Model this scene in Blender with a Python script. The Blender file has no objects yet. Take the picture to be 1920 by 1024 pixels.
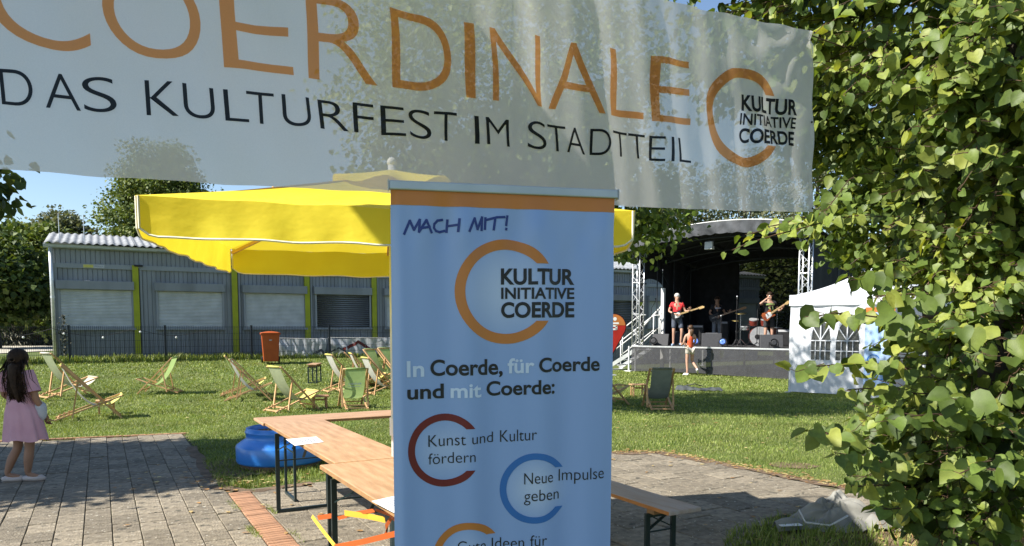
import bpy, bmesh, math, random
import numpy as np
from mathutils import Vector, Matrix
random.seed(7); rng = np.random.default_rng(7)
R = math.radians; PI = math.pi
scn = bpy.context.scene; COL = scn.collection

# ------------------------------------------------------------------ camera, sky, sun, exposure
EYE = 1.62; FOC = 1387.0; CX = 960.0; CY = 720.0; PITCH = R(4.45)
cam = bpy.data.cameras.new('camera'); camo = bpy.data.objects.new('camera', cam); COL.objects.link(camo)
camo.location = (0, 0, EYE); camo.rotation_euler = (PI/2 - PITCH, 0, 0)
cam.sensor_fit = 'HORIZONTAL'; cam.sensor_width = 36.0; cam.lens = 36.0*FOC/1920.0
cam.shift_y = (CY-512)/1920.0; cam.clip_start = 0.05; cam.clip_end = 900
scn.camera = camo
SUN_EL = R(44); SUNV = Vector((-1.0, -0.42, 0)).normalized()
sun_az = math.atan2(SUNV.x, SUNV.y)              # clockwise from +Y
w = bpy.data.worlds.new('World'); scn.world = w; w.use_nodes = True
nt = w.node_tree; bg = nt.nodes['Background']; sky = nt.nodes.new('ShaderNodeTexSky')
sky.sky_type = 'NISHITA'; sky.sun_disc = False; sky.sun_elevation = SUN_EL; sky.sun_rotation = sun_az
sky.air_density = 1.0; sky.dust_density = 0.3; sky.ozone_density = 2.0
nt.links.new(sky.outputs[0], bg.inputs[0]); bg.inputs[1].default_value = 0.09
sl = bpy.data.lights.new('sun', 'SUN'); sl.energy = 5.0; sl.angle = R(0.53); sl.color = (1.0, 0.95, 0.86)
so = bpy.data.objects.new('sun', sl); COL.objects.link(so)
toward = Vector((SUNV.x*math.cos(SUN_EL), SUNV.y*math.cos(SUN_EL), math.sin(SUN_EL)))
so.rotation_euler = toward.to_track_quat('Z', 'Y').to_euler(); so.location = toward*60
vs = scn.view_settings; vs.view_transform = 'Standard'; vs.look = 'None'; vs.gamma = 1; vs.exposure = 1.02
scn.cycles.max_bounces = 8; scn.cycles.transparent_max_bounces = 16; scn.cycles.diffuse_bounces = 3
scn.cycles.use_denoising = True

# ------------------------------------------------------------------ measuring helpers
UX, UY = math.cos(R(29.07)), math.sin(R(29.07))       # the paving, the hut and the tables share this direction
def ray(px, py):
    a = (px-CX)/FOC; b = (CY-py)/FOC
    return Vector((a, math.cos(PITCH)+math.sin(PITCH)*b, -math.sin(PITCH)+math.cos(PITCH)*b))
def at(px, py, Y):
    d = ray(px, py); return Vector((0, 0, EYE)) + d*(Y/d.y)
def gnd(px, py, z=0.0):
    d = ray(px, py); return Vector((0, 0, EYE)) + d*((z-EYE)/d.z)
def hit(px, py, P0, N):
    d = ray(px, py); O = Vector((0, 0, EYE)); return O + d*((P0-O).dot(N)/d.dot(N))
def H(x, y):
    ww = -UY*x + UX*y
    t = min(max((ww-16.8)/8.1, 0), 1); t = t*0.75 + 0.25*t*t*(3-2*t)
    return 0.57*t + 0.13*min(max((ww-24.9)/1.0, 0), 1)
def Hn(x, y):
    ww = -UY*x + UX*y
    t = np.clip((ww-16.8)/8.1, 0, 1); t = t*0.75 + 0.25*t*t*(3-2*t)
    return 0.57*t + 0.13*np.clip((ww-24.9), 0, 1)
def gh(px, py):
    d = ray(px, py); d = d/d.y; O = Vector((0, 0, EYE)); Y = 3.0
    while Y < 60 and (O+d*Y).z > H((O+d*Y).x, (O+d*Y).y): Y += 0.1
    lo, hi = Y-0.1, Y
    for _ in range(20):
        m_ = (lo+hi)/2; q = O+d*m_
        if q.z > H(q.x, q.y): lo = m_
        else: hi = m_
    return O+d*hi
def uv2(a, b): return (UX*a-UY*b, UY*a+UX*b)          # along, across -> x, y
def xy2(x, y): return (UX*x+UY*y, -UY*x+UX*y)

# ------------------------------------------------------------------ materials
def mat(name, c, rough=0.7, c2=None, scale=6.0, bump=0.0, bscale=None, metal=0.0, spec=0.3, coords='Object', island=0.0, detail=5, transl=0.0, alpha=1.0, sheen=0.0, stretch=None, contrast=(0.35, 0.65)):
    m = bpy.data.materials.new(name); m.use_nodes = True; t = m.node_tree; n = t.nodes; L = t.links
    p = n['Principled BSDF']; out = n['Material Output']
    p.inputs['Roughness'].default_value = rough; p.inputs['Metallic'].default_value = metal
    p.inputs['Specular IOR Level'].default_value = spec
    if sheen: p.inputs['Sheen Weight'].default_value = sheen
    tc = n.new('ShaderNodeTexCoord'); mp = n.new('ShaderNodeMapping'); L.new(tc.outputs[coords], mp.inputs[0])
    if stretch: mp.inputs['Scale'].default_value = stretch
    c = tuple(c); c2 = tuple(c2) if c2 else tuple(v*0.82 for v in c)
    nz = n.new('ShaderNodeTexNoise'); nz.inputs['Scale'].default_value = scale; nz.inputs['Detail'].default_value = detail
    L.new(mp.outputs[0], nz.inputs['Vector'])
    mr = n.new('ShaderNodeMapRange'); mr.inputs[1].default_value = contrast[0]; mr.inputs[2].default_value = contrast[1]
    L.new(nz.outputs[0], mr.inputs[0])
    mx = n.new('ShaderNodeMix'); mx.data_type = 'RGBA'; mx.inputs['A'].default_value = (*c, 1); mx.inputs['B'].default_value = (*c2, 1)
    L.new(mr.outputs[0], mx.inputs['Factor'])
    colr = mx.outputs['Result']
    if island:
        g = n.new('ShaderNodeNewGeometry'); oi = n.new('ShaderNodeObjectInfo'); ad = n.new('ShaderNodeMath'); ad.operation = 'ADD'
        L.new(g.outputs['Random Per Island'], ad.inputs[0]); L.new(oi.outputs['Random'], ad.inputs[1])
        fr = n.new('ShaderNodeMath'); fr.operation = 'FRACT'; L.new(ad.outputs[0], fr.inputs[0])
        r2 = n.new('ShaderNodeMapRange'); r2.inputs[3].default_value = 1-island; r2.inputs[4].default_value = 1+island; L.new(fr.outputs[0], r2.inputs[0])
        hs = n.new('ShaderNodeHueSaturation'); L.new(r2.outputs[0], hs.inputs['Value']); L.new(colr, hs.inputs['Color']); colr = hs.outputs[0]
    L.new(colr, p.inputs['Base Color'])
    if bump:
        bz = n.new('ShaderNodeTexNoise'); bz.inputs['Scale'].default_value = bscale or scale*4; bz.inputs['Detail'].default_value = 4
        L.new(mp.outputs[0], bz.inputs['Vector']); bp = n.new('ShaderNodeBump'); bp.inputs['Strength'].default_value = bump; bp.inputs['Distance'].default_value = 0.02
        L.new(bz.outputs[0], bp.inputs['Height']); L.new(bp.outputs[0], p.inputs['Normal'])
    sh = p.outputs[0]
    if transl:
        tr = n.new('ShaderNodeBsdfTranslucent'); L.new(colr, tr.inputs[0]); ms = n.new('ShaderNodeMixShader'); ms.inputs[0].default_value = transl
        L.new(sh, ms.inputs[1]); L.new(tr.outputs[0], ms.inputs[2]); sh = ms.outputs[0]
    if alpha < 1:
        tp = n.new('ShaderNodeBsdfTransparent'); ms = n.new('ShaderNodeMixShader'); ms.inputs[0].default_value = 1-alpha
        L.new(sh, ms.inputs[1]); L.new(tp.outputs[0], ms.inputs[2]); sh = ms.outputs[0]
    L.new(sh, out.inputs[0]); return m
def leafmat(name, dark, mid, light, transl=0.35, rough=0.45, tboost=(1.5, 1.35, 0.55), spots=0.0):
    m = bpy.data.materials.new(name); m.use_nodes = True; t = m.node_tree; n = t.nodes; L = t.links
    p = n['Principled BSDF']; out = n['Material Output']; p.inputs['Roughness'].default_value = rough; p.inputs['Specular IOR Level'].default_value = 0.35
    g = n.new('ShaderNodeNewGeometry'); oi = n.new('ShaderNodeObjectInfo'); ad = n.new('ShaderNodeMath'); ad.operation = 'ADD'
    L.new(g.outputs['Random Per Island'], ad.inputs[0]); L.new(oi.outputs['Random'], ad.inputs[1])
    fr = n.new('ShaderNodeMath'); fr.operation = 'FRACT'; L.new(ad.outputs[0], fr.inputs[0])
    cr = n.new('ShaderNodeValToRGB'); e = cr.color_ramp.elements; e[0].color = (*dark, 1); e[1].color = (*light, 1); e[1].position = 0.97
    k = e.new(0.55); k.color = (*mid, 1); L.new(fr.outputs[0], cr.inputs[0]); c = cr.outputs[0]
    tc = n.new('ShaderNodeTexCoord'); nz = n.new('ShaderNodeTexNoise'); nz.inputs['Scale'].default_value = 1.1; L.new(tc.outputs['Object'], nz.inputs['Vector'])
    mr = n.new('ShaderNodeMapRange'); mr.inputs[1].default_value = 0.3; mr.inputs[2].default_value = 0.7; mr.inputs[3].default_value = 0.72; mr.inputs[4].default_value = 1.25
    L.new(nz.outputs[0], mr.inputs[0]); hs = n.new('ShaderNodeHueSaturation'); L.new(mr.outputs[0], hs.inputs['Value']); L.new(c, hs.inputs['Color']); c = hs.outputs[0]
    n2 = n.new('ShaderNodeTexNoise'); n2.inputs['Scale'].default_value = 55; n2.inputs['Detail'].default_value = 3; L.new(tc.outputs['Object'], n2.inputs['Vector']); r2 = n.new('ShaderNodeMapRange'); r2.inputs[1].default_value = .3; r2.inputs[2].default_value = .7; r2.inputs[3].default_value = .82; r2.inputs[4].default_value = 1.15; L.new(n2.outputs[0], r2.inputs[0]); h2 = n.new('ShaderNodeHueSaturation'); L.new(r2.outputs[0], h2.inputs['Value']); L.new(c, h2.inputs['Color']); c = h2.outputs[0]
    bp = n.new('ShaderNodeBump'); bp.inputs['Strength'].default_value = .12; bp.inputs['Distance'].default_value = .01; L.new(n2.outputs[0], bp.inputs['Height']); L.new(bp.outputs[0], p.inputs['Normal'])
    L.new(c, p.inputs['Base Color'])
    mu = n.new('ShaderNodeMix'); mu.data_type = 'RGBA'; mu.blend_type = 'MULTIPLY'; mu.inputs['Factor'].default_value = 1; mu.inputs['B'].default_value = (*tboost, 1); L.new(c, mu.inputs['A'])
    tr = n.new('ShaderNodeBsdfTranslucent'); L.new(mu.outputs['Result'], tr.inputs[0]); ms = n.new('ShaderNodeMixShader'); ms.inputs[0].default_value = transl
    L.new(p.outputs[0], ms.inputs[1]); L.new(tr.outputs[0], ms.inputs[2]); L.new(ms.outputs[0], out.inputs[0]); return m
def inkmat(name, c):
    """printing ink on see-through cloth: it filters whatever passes it"""
    m = bpy.data.materials.new(name); m.use_nodes = True; t = m.node_tree; n = t.nodes; t.nodes.remove(n['Principled BSDF'])
    tp = n.new('ShaderNodeBsdfTransparent'); nz = n.new('ShaderNodeTexNoise'); nz.inputs['Scale'].default_value = 3.0
    tc = n.new('ShaderNodeTexCoord'); t.links.new(tc.outputs['Object'], nz.inputs['Vector'])
    mx = n.new('ShaderNodeMix'); mx.data_type = 'RGBA'; mx.inputs['A'].default_value = (*c, 1); mx.inputs['B'].default_value = (*[v*0.93 for v in c], 1)
    t.links.new(nz.outputs[0], mx.inputs['Factor']); t.links.new(mx.outputs['Result'], tp.inputs[0]); t.links.new(tp.outputs[0], n['Material Output'].inputs[0]); return m

# ------------------------------------------------------------------ mesh helpers
class MB:
    def __init__(s): s.v = []; s.f = []
    def add(s, vs, fs):
        o = len(s.v); s.v += [tuple(v) for v in vs]; s.f += [tuple(i+o for i in f) for f in fs]; return s
    def box(s, c, d, M=None):
        x, y, z = d[0]/2, d[1]/2, d[2]/2
        vs = [Vector((a*x, b*y, e*z)) for a in (-1, 1) for b in (-1, 1) for e in (-1, 1)]
        if M is not None: vs = [M @ v for v in vs]
        c = Vector(c)
        return s.add([v+c for v in vs], [(0, 1, 3, 2), (4, 6, 7, 5), (0, 4, 5, 1), (2, 3, 7, 6), (0, 2, 6, 4), (1, 5, 7, 3)])
    def b2(s, x0, x1, y0, y1, z0, z1): return s.box(((x0+x1)/2, (y0+y1)/2, (z0+z1)/2), (abs(x1-x0), abs(y1-y0), abs(z1-z0)))
    def bar(s, p, q, w, h, up=(0, 0, 1)):
        p, q = Vector(p), Vector(q); d = (q-p); l = d.length; d.normalize(); up = Vector(up)
        if abs(d.dot(up)) > 0.98: up = Vector((0, 1, 0))
        x = d.cross(up).normalized(); y = x.cross(d)
        M = Matrix((x, d, y)).transposed()
        return s.box((p+q)/2, (w, l, h), M)
    def tube(s, pts, r, n=6, cap=True):
        pts = [Vector(p) for p in pts]; rs = r if isinstance(r, (list, tuple)) else [r]*len(pts)
        o = len(s.v); up = Vector((0, 0, 1))
        for i, p in enumerate(pts):
            d = (pts[min(i+1, len(pts)-1)]-pts[max(i-1, 0)]).normalized()
            u = up if abs(d.dot(up)) < 0.95 else Vector((0, 1, 0))
            x = d.cross(u).normalized(); y = x.cross(d)
            for k in range(n):
                a = 2*PI*k/n; s.v.append(tuple(p+(x*math.cos(a)+y*math.sin(a))*rs[i]))
        for i in range(len(pts)-1):
            for k in range(n):
                a = o+i*n+k; b = o+i*n+(k+1) % n; s.f.append((a, b, b+n, a+n))
        if cap: s.f.append(tuple(o+k for k in range(n))[::-1]); s.f.append(tuple(o+(len(pts)-1)*n+k for k in range(n)))
        return s
    def lathe(s, prof, n=24, c=(0, 0, 0), M=None):
        o = len(s.v); c = Vector(c)
        for (r, z) in prof:
            for k in range(n):
                a = 2*PI*k/n; v = Vector((r*math.cos(a), r*math.sin(a), z))
                if M is not None: v = M @ v
                s.v.append(tuple(v+c))
        for i in range(len(prof)-1):
            for k in range(n):
                a = o+i*n+k; b = o+i*n+(k+1) % n; s.f.append((a, b, b+n, a+n))
        s.f.append(tuple(o+k for k in range(n))[::-1]); s.f.append(tuple(o+(len(prof)-1)*n+k for k in range(n)))
        return s
    def ball(s, c, r, n=10, M=None, sq=(1, 1, 1)):
        prof = [(max(r*math.sin(PI*i/n), 1e-4), -r*math.cos(PI*i/n)) for i in range(n+1)]
        S = Matrix.Diagonal(sq); return s.lathe(prof, n+2, c, (M @ S) if M is not None else S)
    def prism(s, pts, th, f):
        """outline pts (2D) extruded by th; f maps (x,y,z)->3D"""
        n = len(pts); vs = [f(x, y, 0) for x, y in pts]+[f(x, y, th) for x, y in pts]
        return s.add(vs, [tuple(range(n))[::-1], tuple(range(n, 2*n))]+[(i, (i+1) % n, (i+1) % n+n, i+n) for i in range(n)])
    def grid(s, nu, nv, f, loop=False):
        o = len(s.v)
        for j in range(nv+1):
            for i in range(nu+1): s.v.append(tuple(f(i/nu, j/nv)))
        for j in range(nv):
            for i in range(nu):
                a = o+j*(nu+1)+i; s.f.append((a, a+1, a+nu+2, a+nu+1))
        return s
    def mesh(s, name, m=None, smooth=False):
        me = bpy.data.meshes.new(name); me.from_pydata([tuple(v) for v in s.v], [], s.f)
        if m: me.materials.append(m)
        if smooth: me.polygons.foreach_set('use_smooth', [True]*len(me.polygons))
        me.update(); return me
    def build(s, name, m=None, parent=None, smooth=False, bevel=0, world=False, solid=0):
        if world and parent:
            Mi = (Matrix.Translation(parent.location) @ parent.rotation_euler.to_matrix().to_4x4()).inverted()
            s.v = [tuple(Mi @ Vector(v)) for v in s.v]
        elif world is True and not parent: pass
        o = bpy.data.objects.new(name, s.mesh(name, m, smooth)); COL.objects.link(o)
        if parent: o.parent = parent
        if solid: k = o.modifiers.new('solid', 'SOLIDIFY'); k.thickness = solid; k.offset = 0
        if bevel: k = o.modifiers.new('bevel', 'BEVEL'); k.width = bevel; k.segments = 2; k.limit_method = 'ANGLE'
        return o
def centre(o):
    """put a one-mesh thing's origin at its base"""
    me = o.data; n = len(me.vertices); a = np.empty(n*3, 'f'); me.vertices.foreach_get('co', a); a = a.reshape(-1, 3)
    c = np.array([(a[:, 0].min()+a[:, 0].max())/2, (a[:, 1].min()+a[:, 1].max())/2, a[:, 2].min()])
    a -= c; me.vertices.foreach_set('co', a.ravel()); o.location = Vector(c); me.update(); return o
def npmesh(name, verts, faces, m, smooth=False):
    """faces: (n,k) int array"""
    me = bpy.data.meshes.new(name); nf, k = faces.shape
    me.vertices.add(len(verts)); me.vertices.foreach_set('co', np.asarray(verts, 'f').ravel())
    me.loops.add(nf*k); me.loops.foreach_set('vertex_index', faces.ravel().astype('i'))
    me.polygons.add(nf); me.polygons.foreach_set('loop_start', np.arange(0, nf*k, k, dtype='i')); me.polygons.foreach_set('loop_total', np.full(nf, k, 'i'))
    if smooth: me.polygons.foreach_set('use_smooth', np.ones(nf, bool))
    me.materials.append(m); me.update(calc_edges=True); return me
def mobj(name, me, parent=None):
    o = bpy.data.objects.new(name, me); COL.objects.link(o)
    if parent: o.parent = parent
    return o
def tag(o, label=None, cat=None, group=None, kind=None):
    if label: o['label'] = label
    if cat: o['category'] = cat
    if group: o['group'] = group
    if kind: o['kind'] = kind
    return o
def thing(name, label, cat, loc=(0, 0, 0), rz=0.0, group=None):
    o = bpy.data.objects.new(name, None); COL.objects.link(o); o.empty_display_size = 0.1
    o.location = loc; o.rotation_euler = (0, 0, rz); return tag(o, label, cat, group)
def dup(o, parent=None):
    c = o.copy(); COL.objects.link(c); c.parent = parent
    for ch in list(o.children): dup(ch, c)
    return c
def setmat(o, m):
    o.material_slots[0].link = 'OBJECT'; o.material_slots[0].material = m

# text as flat mesh, unit box information
_tc = {}
def glyphs(s, bold=0.0, shear=0.0):
    key = (s, bold, shear)
    if key in _tc: return _tc[key]
    c = bpy.data.curves.new('txt', 'FONT'); c.body = s; c.offset = bold; c.resolution_u = 9; c.shear = shear
    try: c.fill_mode = 'FRONT'
    except Exception: pass
    o = bpy.data.objects.new('txt', c); COL.objects.link(o); bpy.context.view_layer.update()
    dg = bpy.context.evaluated_depsgraph_get(); me = bpy.data.meshes.new_from_object(o.evaluated_get(dg))
    v = [(a.co.x, a.co.y) for a in me.vertices]; f = [tuple(p.vertices) for p in me.polygons]
    bpy.data.objects.remove(o); bpy.data.curves.remove(c); bpy.data.meshes.remove(me)
    _tc[key] = (v, f); return v, f
CAP = None
def capheight():
    global CAP
    if CAP is None: v, _ = glyphs('E'); CAP = max(p[1] for p in v)
    return CAP
class Print:
    """flat print collected in the 2D coordinates of a sheet, cut along the sheet's grid and laid on it"""
    def __init__(s): s.v = []; s.f = []
    def text(s, t, x0, x1, y0, y1, cap, bold=0.0, shear=0.0):
        """bounding box x0..x1 along the baseline y0(left)..y1(right), capital height cap"""
        v, f = glyphs(t, bold, shear); mn = min(p[0] for p in v); mxx = max(p[0] for p in v); C = capheight(); o = len(s.v)
        for (a, b) in v:
            k = (a-mn)/(mxx-mn); s.v.append((x0+(x1-x0)*k, y0+(y1-y0)*k+b/C*cap))
        s.f += [tuple(i+o for i in q) for q in f]; return s
    def ring(s, cx, cy, R1, r1, cut, n=48, ry=1.0):
        a0 = math.asin(cut/R1); b0 = math.asin(min(cut/r1, 1)); o = len(s.v)
        for i in range(n+1):
            A = a0+(2*PI-2*a0)*i/n; B = b0+(2*PI-2*b0)*i/n
            s.v.append((cx+R1*math.cos(A), cy+R1*ry*math.sin(A))); s.v.append((cx+r1*math.cos(B), cy+r1*ry*math.sin(B)))
        for i in range(n): a = o+2*i; s.f.append((a, a+1, a+3, a+2))
        return s
    def line(s, pts, w):
        for p, q in zip(pts[:-1], pts[1:]):
            p, q = Vector(p), Vector(q); d = (q-p).normalized(); n = Vector((-d.y, d.x))*w/2; e = d*w*0.3; o = len(s.v)
            s.v += [tuple(p-e-n), tuple(p-e+n), tuple(q+e+n), tuple(q+e-n)]; s.f.append((o, o+1, o+2, o+3))
        return s
    def poly(s, pts): o = len(s.v); s.v += [tuple(p) for p in pts]; s.f.append(tuple(range(o, o+len(pts)))); return s
    def build(s, name, m, parent, f3, step=0.05, world=False):
        bm = bmesh.new(); vs = [bm.verts.new((x, y, 0)) for x, y in s.v]
        for q in s.f:
            try: bm.faces.new([vs[i] for i in q])
            except ValueError: pass
        xs = [p[0] for p in s.v]; ys = [p[1] for p in s.v]
        if step:
            for ax, lo, hi in ((0, min(xs), max(xs)), (1, min(ys), max(ys))):
                k = math.ceil(lo/step)*step
                while k < hi:
                    co = [0, 0, 0]; no = [0, 0, 0]; co[ax] = k; no[ax] = 1
                    bmesh.ops.bisect_plane(bm, geom=bm.verts[:]+bm.edges[:]+bm.faces[:], plane_co=co, plane_no=no, dist=1e-6); k += step
        for v in bm.verts: v.co = f3(v.co.x, v.co.y)
        me = bpy.data.meshes.new(name); bm.to_mesh(me); bm.free(); me.materials.append(m)
        if world and parent:
            me.transform((Matrix.Translation(parent.location) @ parent.rotation_euler.to_matrix().to_4x4()).inverted())
        return mobj(name, me, parent)
def skin(pts, edges, rad, sub=1, root=0):
    """grow a continuous surface over a skeleton; returns (verts, faces)"""
    me = bpy.data.meshes.new('sk'); me.from_pydata([tuple(p) for p in pts], edges, []); o = bpy.data.objects.new('sk', me); COL.objects.link(o)
    o.modifiers.new('s', 'SKIN')
    for i, r in enumerate(rad):
        sv = me.skin_vertices[0].data[i]; sv.radius = r if isinstance(r, tuple) else (r, r); sv.use_root = (i == root)
    k = o.modifiers.new('d', 'SUBSURF'); k.levels = sub; k.render_levels = sub
    bpy.context.view_layer.update(); dg = bpy.context.evaluated_depsgraph_get(); m2 = bpy.data.meshes.new_from_object(o.evaluated_get(dg))
    v = [tuple(a.co) for a in m2.vertices]; f = [tuple(p.vertices) for p in m2.polygons]
    bpy.data.objects.remove(o); bpy.data.meshes.remove(me); bpy.data.meshes.remove(m2); return v, f

# ------------------------------------------------------------------ the colours of the place
M = {}
M['ground'] = mat('soil and turf', (0.075, 0.11, 0.022), 0.95, (0.12, 0.14, 0.045), 1.3, 0.6, 40)
M['grass'] = leafmat('grass blades', (0.13, 0.185, 0.03), (0.21, 0.275, 0.055), (0.38, 0.40, 0.15), 0.3, 0.55, (1.25, 1.2, 0.5))
M['slab'] = mat('grey concrete slab', (0.275, 0.235, 0.175), 0.9, (0.165, 0.14, 0.105), 14, 0.8, 60, island=0.22, detail=8, coords='Object')
def specks(m, c, thr=0.66, sc=26):
    t = m.node_tree; n = t.nodes; L = t.links; p = n['Principled BSDF']; src = p.inputs['Base Color'].links[0].from_socket
    tc = n.new('ShaderNodeTexCoord'); oi = n.new('ShaderNodeObjectInfo'); va = n.new('ShaderNodeVectorMath'); va.operation = 'ADD'; L.new(tc.outputs['Object'], va.inputs[0]); L.new(oi.outputs['Location'], va.inputs[1])
    z = n.new('ShaderNodeTexNoise'); z.inputs['Scale'].default_value = sc; z.inputs['Detail'].default_value = 2; L.new(va.outputs[0], z.inputs['Vector'])
    r = n.new('ShaderNodeMapRange'); r.inputs[1].default_value = thr; r.inputs[2].default_value = thr+.04; L.new(z.outputs[0], r.inputs[0])
    x = n.new('ShaderNodeMix'); x.data_type = 'RGBA'; L.new(r.outputs[0], x.inputs['Factor']); L.new(src, x.inputs['A']); x.inputs['B'].default_value = (*c, 1); L.new(x.outputs['Result'], p.inputs['Base Color'])
specks(M['slab'], (.44, .41, .34)); specks(M['slab'], (.10, .09, .07), .64, 9)
M['sand'] = mat('joint sand', (0.13, 0.105, 0.07), 0.95, (0.07, 0.075, 0.035), 5)
M['brick'] = mat('red clinker brick', (0.42, 0.225, 0.13), 0.85, (0.30, 0.17, 0.105), 20, 0.4, 80, island=0.2)
M['dirt'] = mat('bare earth', (0.10, 0.07, 0.045), 0.95, (0.19, 0.13, 0.085), 7, 0.7, 40)
M['pale'] = mat('pale gravel road', (0.50, 0.46, 0.38), 0.9, (0.40, 0.37, 0.3), 3, 0.2, 30)
M['hut'] = mat('blue grey painted sheet metal', (0.235, 0.252, 0.272), 0.5, (0.165, 0.178, 0.19), 2.2, 0.05, 4, spec=0.4, stretch=(1, 1, .22), contrast=(.42, .75), detail=9)
M['hut_lt'] = mat('blue grey frame steel', (0.275, 0.295, 0.318), 0.5, (0.24, 0.26, 0.28), 2, spec=0.4)
M['shutter'] = mat('pale grey roller shutter', (0.54, 0.56, 0.57), 0.5, (0.43, 0.45, 0.455), 3, spec=0.4)
M['olive'] = mat('yellow green painted post', (0.36, 0.38, 0.02), 0.5, (0.30, 0.33, 0.02), 4)
M['roof'] = mat('weathered fibre cement sheet', (0.31, 0.32, 0.33), 0.8, (0.19, 0.20, 0.21), 5, 0.2)
M['gutter'] = mat('galvanised gutter', (0.48, 0.52, 0.56), 0.45, (0.4, 0.44, 0.48), 5, metal=0.3)
M['black'] = mat('black plastic', (0.012, 0.012, 0.014), 0.5, (0.02, 0.02, 0.022), 9, spec=0.4)
M['blackcloth'] = mat('black cloth', (0.014, 0.015, 0.018), 0.85, (0.022, 0.023, 0.027), 5, 0.2, 12)
M['fence'] = mat('anthracite fence wire', (0.02, 0.026, 0.035), 0.5, (0.03, 0.035, 0.045), 6, spec=0.3)
M['alu'] = mat('bare aluminium tube', (0.72, 0.73, 0.74), 0.38, (0.6, 0.61, 0.63), 12, metal=0.6, spec=0.5)
M['whitepaint'] = mat('white paint', (0.78, 0.78, 0.76), 0.5, (0.7, 0.7, 0.69), 6)
M['apron'] = mat('dark grey stage gauze', (0.062, 0.062, 0.066), 0.9, (0.05, 0.05, 0.055), 9, 0.2, 40, alpha=0.82)
M['gauze'] = mat('black stage gauze', (0.007, 0.008, 0.012), 0.85, (0.011, 0.012, 0.016), 3, 0.1, 20, alpha=0.86)
M['rooftarp'] = mat('grey stage roof tarpaulin', (0.028, 0.03, 0.034), 0.75, (0.065, 0.07, 0.078), 4, 0.5, 6, spec=0.5)
M['deck'] = mat('black stage deck', (0.03, 0.03, 0.032), 0.7, (0.045, 0.045, 0.047), 8)
M['tent'] = mat('white tent cloth', (0.78, 0.80, 0.84), 0.6, (0.72, 0.745, 0.79), 3, 0.25, 5, transl=0.25)
M['tentwin'] = mat('clear tent window film', (0.025, 0.03, 0.03), 0.15, (0.07, 0.075, 0.07), 8, spec=0.5, alpha=0.9)
M['pine'] = mat('pine slat', (0.60, 0.38, 0.20), 0.6, (0.47, 0.27, 0.12), 5, 0.1, 40, stretch=(1, 1, 0.4))
M['pine2'] = mat('darker beech wood', (0.40, 0.22, 0.11), 0.6, (0.3, 0.16, 0.08), 8)
M['tabletop'] = mat('worn beer table board', (0.52, 0.325, 0.195), 0.5, (0.36, 0.215, 0.12), 4, 0.15, 30, stretch=(6, 0.8, 1), spec=0.35, detail=8)
M['tableedge'] = mat('scuffed table edge', (0.38, 0.21, 0.09), 0.6, (0.25, 0.14, 0.07), 9, 0.2)
M['benchtop'] = mat('greyed bench board', (0.44, 0.38, 0.35), 0.5, (0.40, 0.30, 0.24), 5, 0.1, 30, stretch=(5, 0.8, 1))
M['benchedge'] = mat('orange bench edge', (0.50, 0.21, 0.06), 0.55, (0.4, 0.16, 0.05), 9)
M['legsteel'] = mat('dark green leg steel', (0.013, 0.028, 0.030), 0.4, (0.02, 0.035, 0.036), 9, metal=0.2, spec=0.5)
M['paper'] = mat('white paper', (0.80, 0.81, 0.83), 0.6, (0.76, 0.77, 0.80), 5)
M['ink'] = mat('grey print', (0.22, 0.25, 0.33), 0.7)
M['blueglaze'] = mat('glossy blue glaze', (0.04, 0.22, 0.66), 0.3, (0.03, 0.19, 0.60), 3, 0, 7, spec=0.6)
M['orangebin'] = mat('orange bin plastic', (0.42, 0.085, 0.018), 0.5, (0.36, 0.07, 0.015), 5, spec=0.35)
M['strapo'] = mat('orange strap tape', (0.60, 0.13, 0.03), 0.6, (0.62, 0.13, 0.03), 12)
M['strapy'] = mat('yellow strap tape', (0.66, 0.40, 0.05), 0.6, (0.7, 0.40, 0.04), 12)
M['yellow'] = mat('yellow parasol cloth', (0.90, 0.76, 0.05), 0.65, (0.84, 0.68, 0.04), 2.5, 0.55, 3.5, transl=0.3, stretch=(1, 1, 1.5))
M['trim'] = mat('white piping', (0.8, 0.76, 0.62), 0.6)
M['pole'] = mat('white pole', (0.7, 0.7, 0.68), 0.4)
M['sl_green'] = mat('green sling', (0.42, 0.56, 0.22), 0.8, (0.37, 0.50, 0.19), 6, transl=0.4)
M['sl_white'] = mat('cream sling', (0.72, 0.70, 0.60), 0.8, (0.64, 0.63, 0.54), 6, transl=0.35)
M['sl_olive'] = mat('sage sling', (0.46, 0.50, 0.30), 0.8, (0.40, 0.44, 0.26), 6, transl=0.35)
M['sl_yellow'] = mat('yellow sling', (0.80, 0.74, 0.22), 0.8, (0.74, 0.68, 0.2), 6, transl=0.35)
M['sl_dark'] = mat('grey green sling', (0.23, 0.25, 0.21), 0.8, (0.19, 0.21, 0.18), 6, transl=0.25)
M['sl_brown'] = mat('brown sling', (0.22, 0.11, 0.06), 0.8, transl=0.2)
M['bark'] = mat('dark bark', (0.045, 0.036, 0.028), 0.95, (0.09, 0.075, 0.06), 12, 1.0, 30, stretch=(1, 1, 0.25))
M['twig'] = mat('red brown twig', (0.10, 0.055, 0.032), 0.7, (0.05, 0.035, 0.02), 12)
M['linden'] = leafmat('linden leaves', (0.05, 0.082, 0.014), (0.135, 0.195, 0.038), (0.30, 0.33, 0.065), 0.33, 0.50, (1.5, 1.4, 0.5))
M['linden_far'] = leafmat('linden leaves further off', (0.06, 0.10, 0.016), (0.13, 0.19, 0.035), (0.24, 0.28, 0.06), 0.34, 0.5)
M['tree_dark'] = leafmat('dark leaves', (0.03, 0.055, 0.012), (0.065, 0.105, 0.022), (0.13, 0.165, 0.04), 0.25, 0.6, (1.3, 1.25, 0.5))
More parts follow.
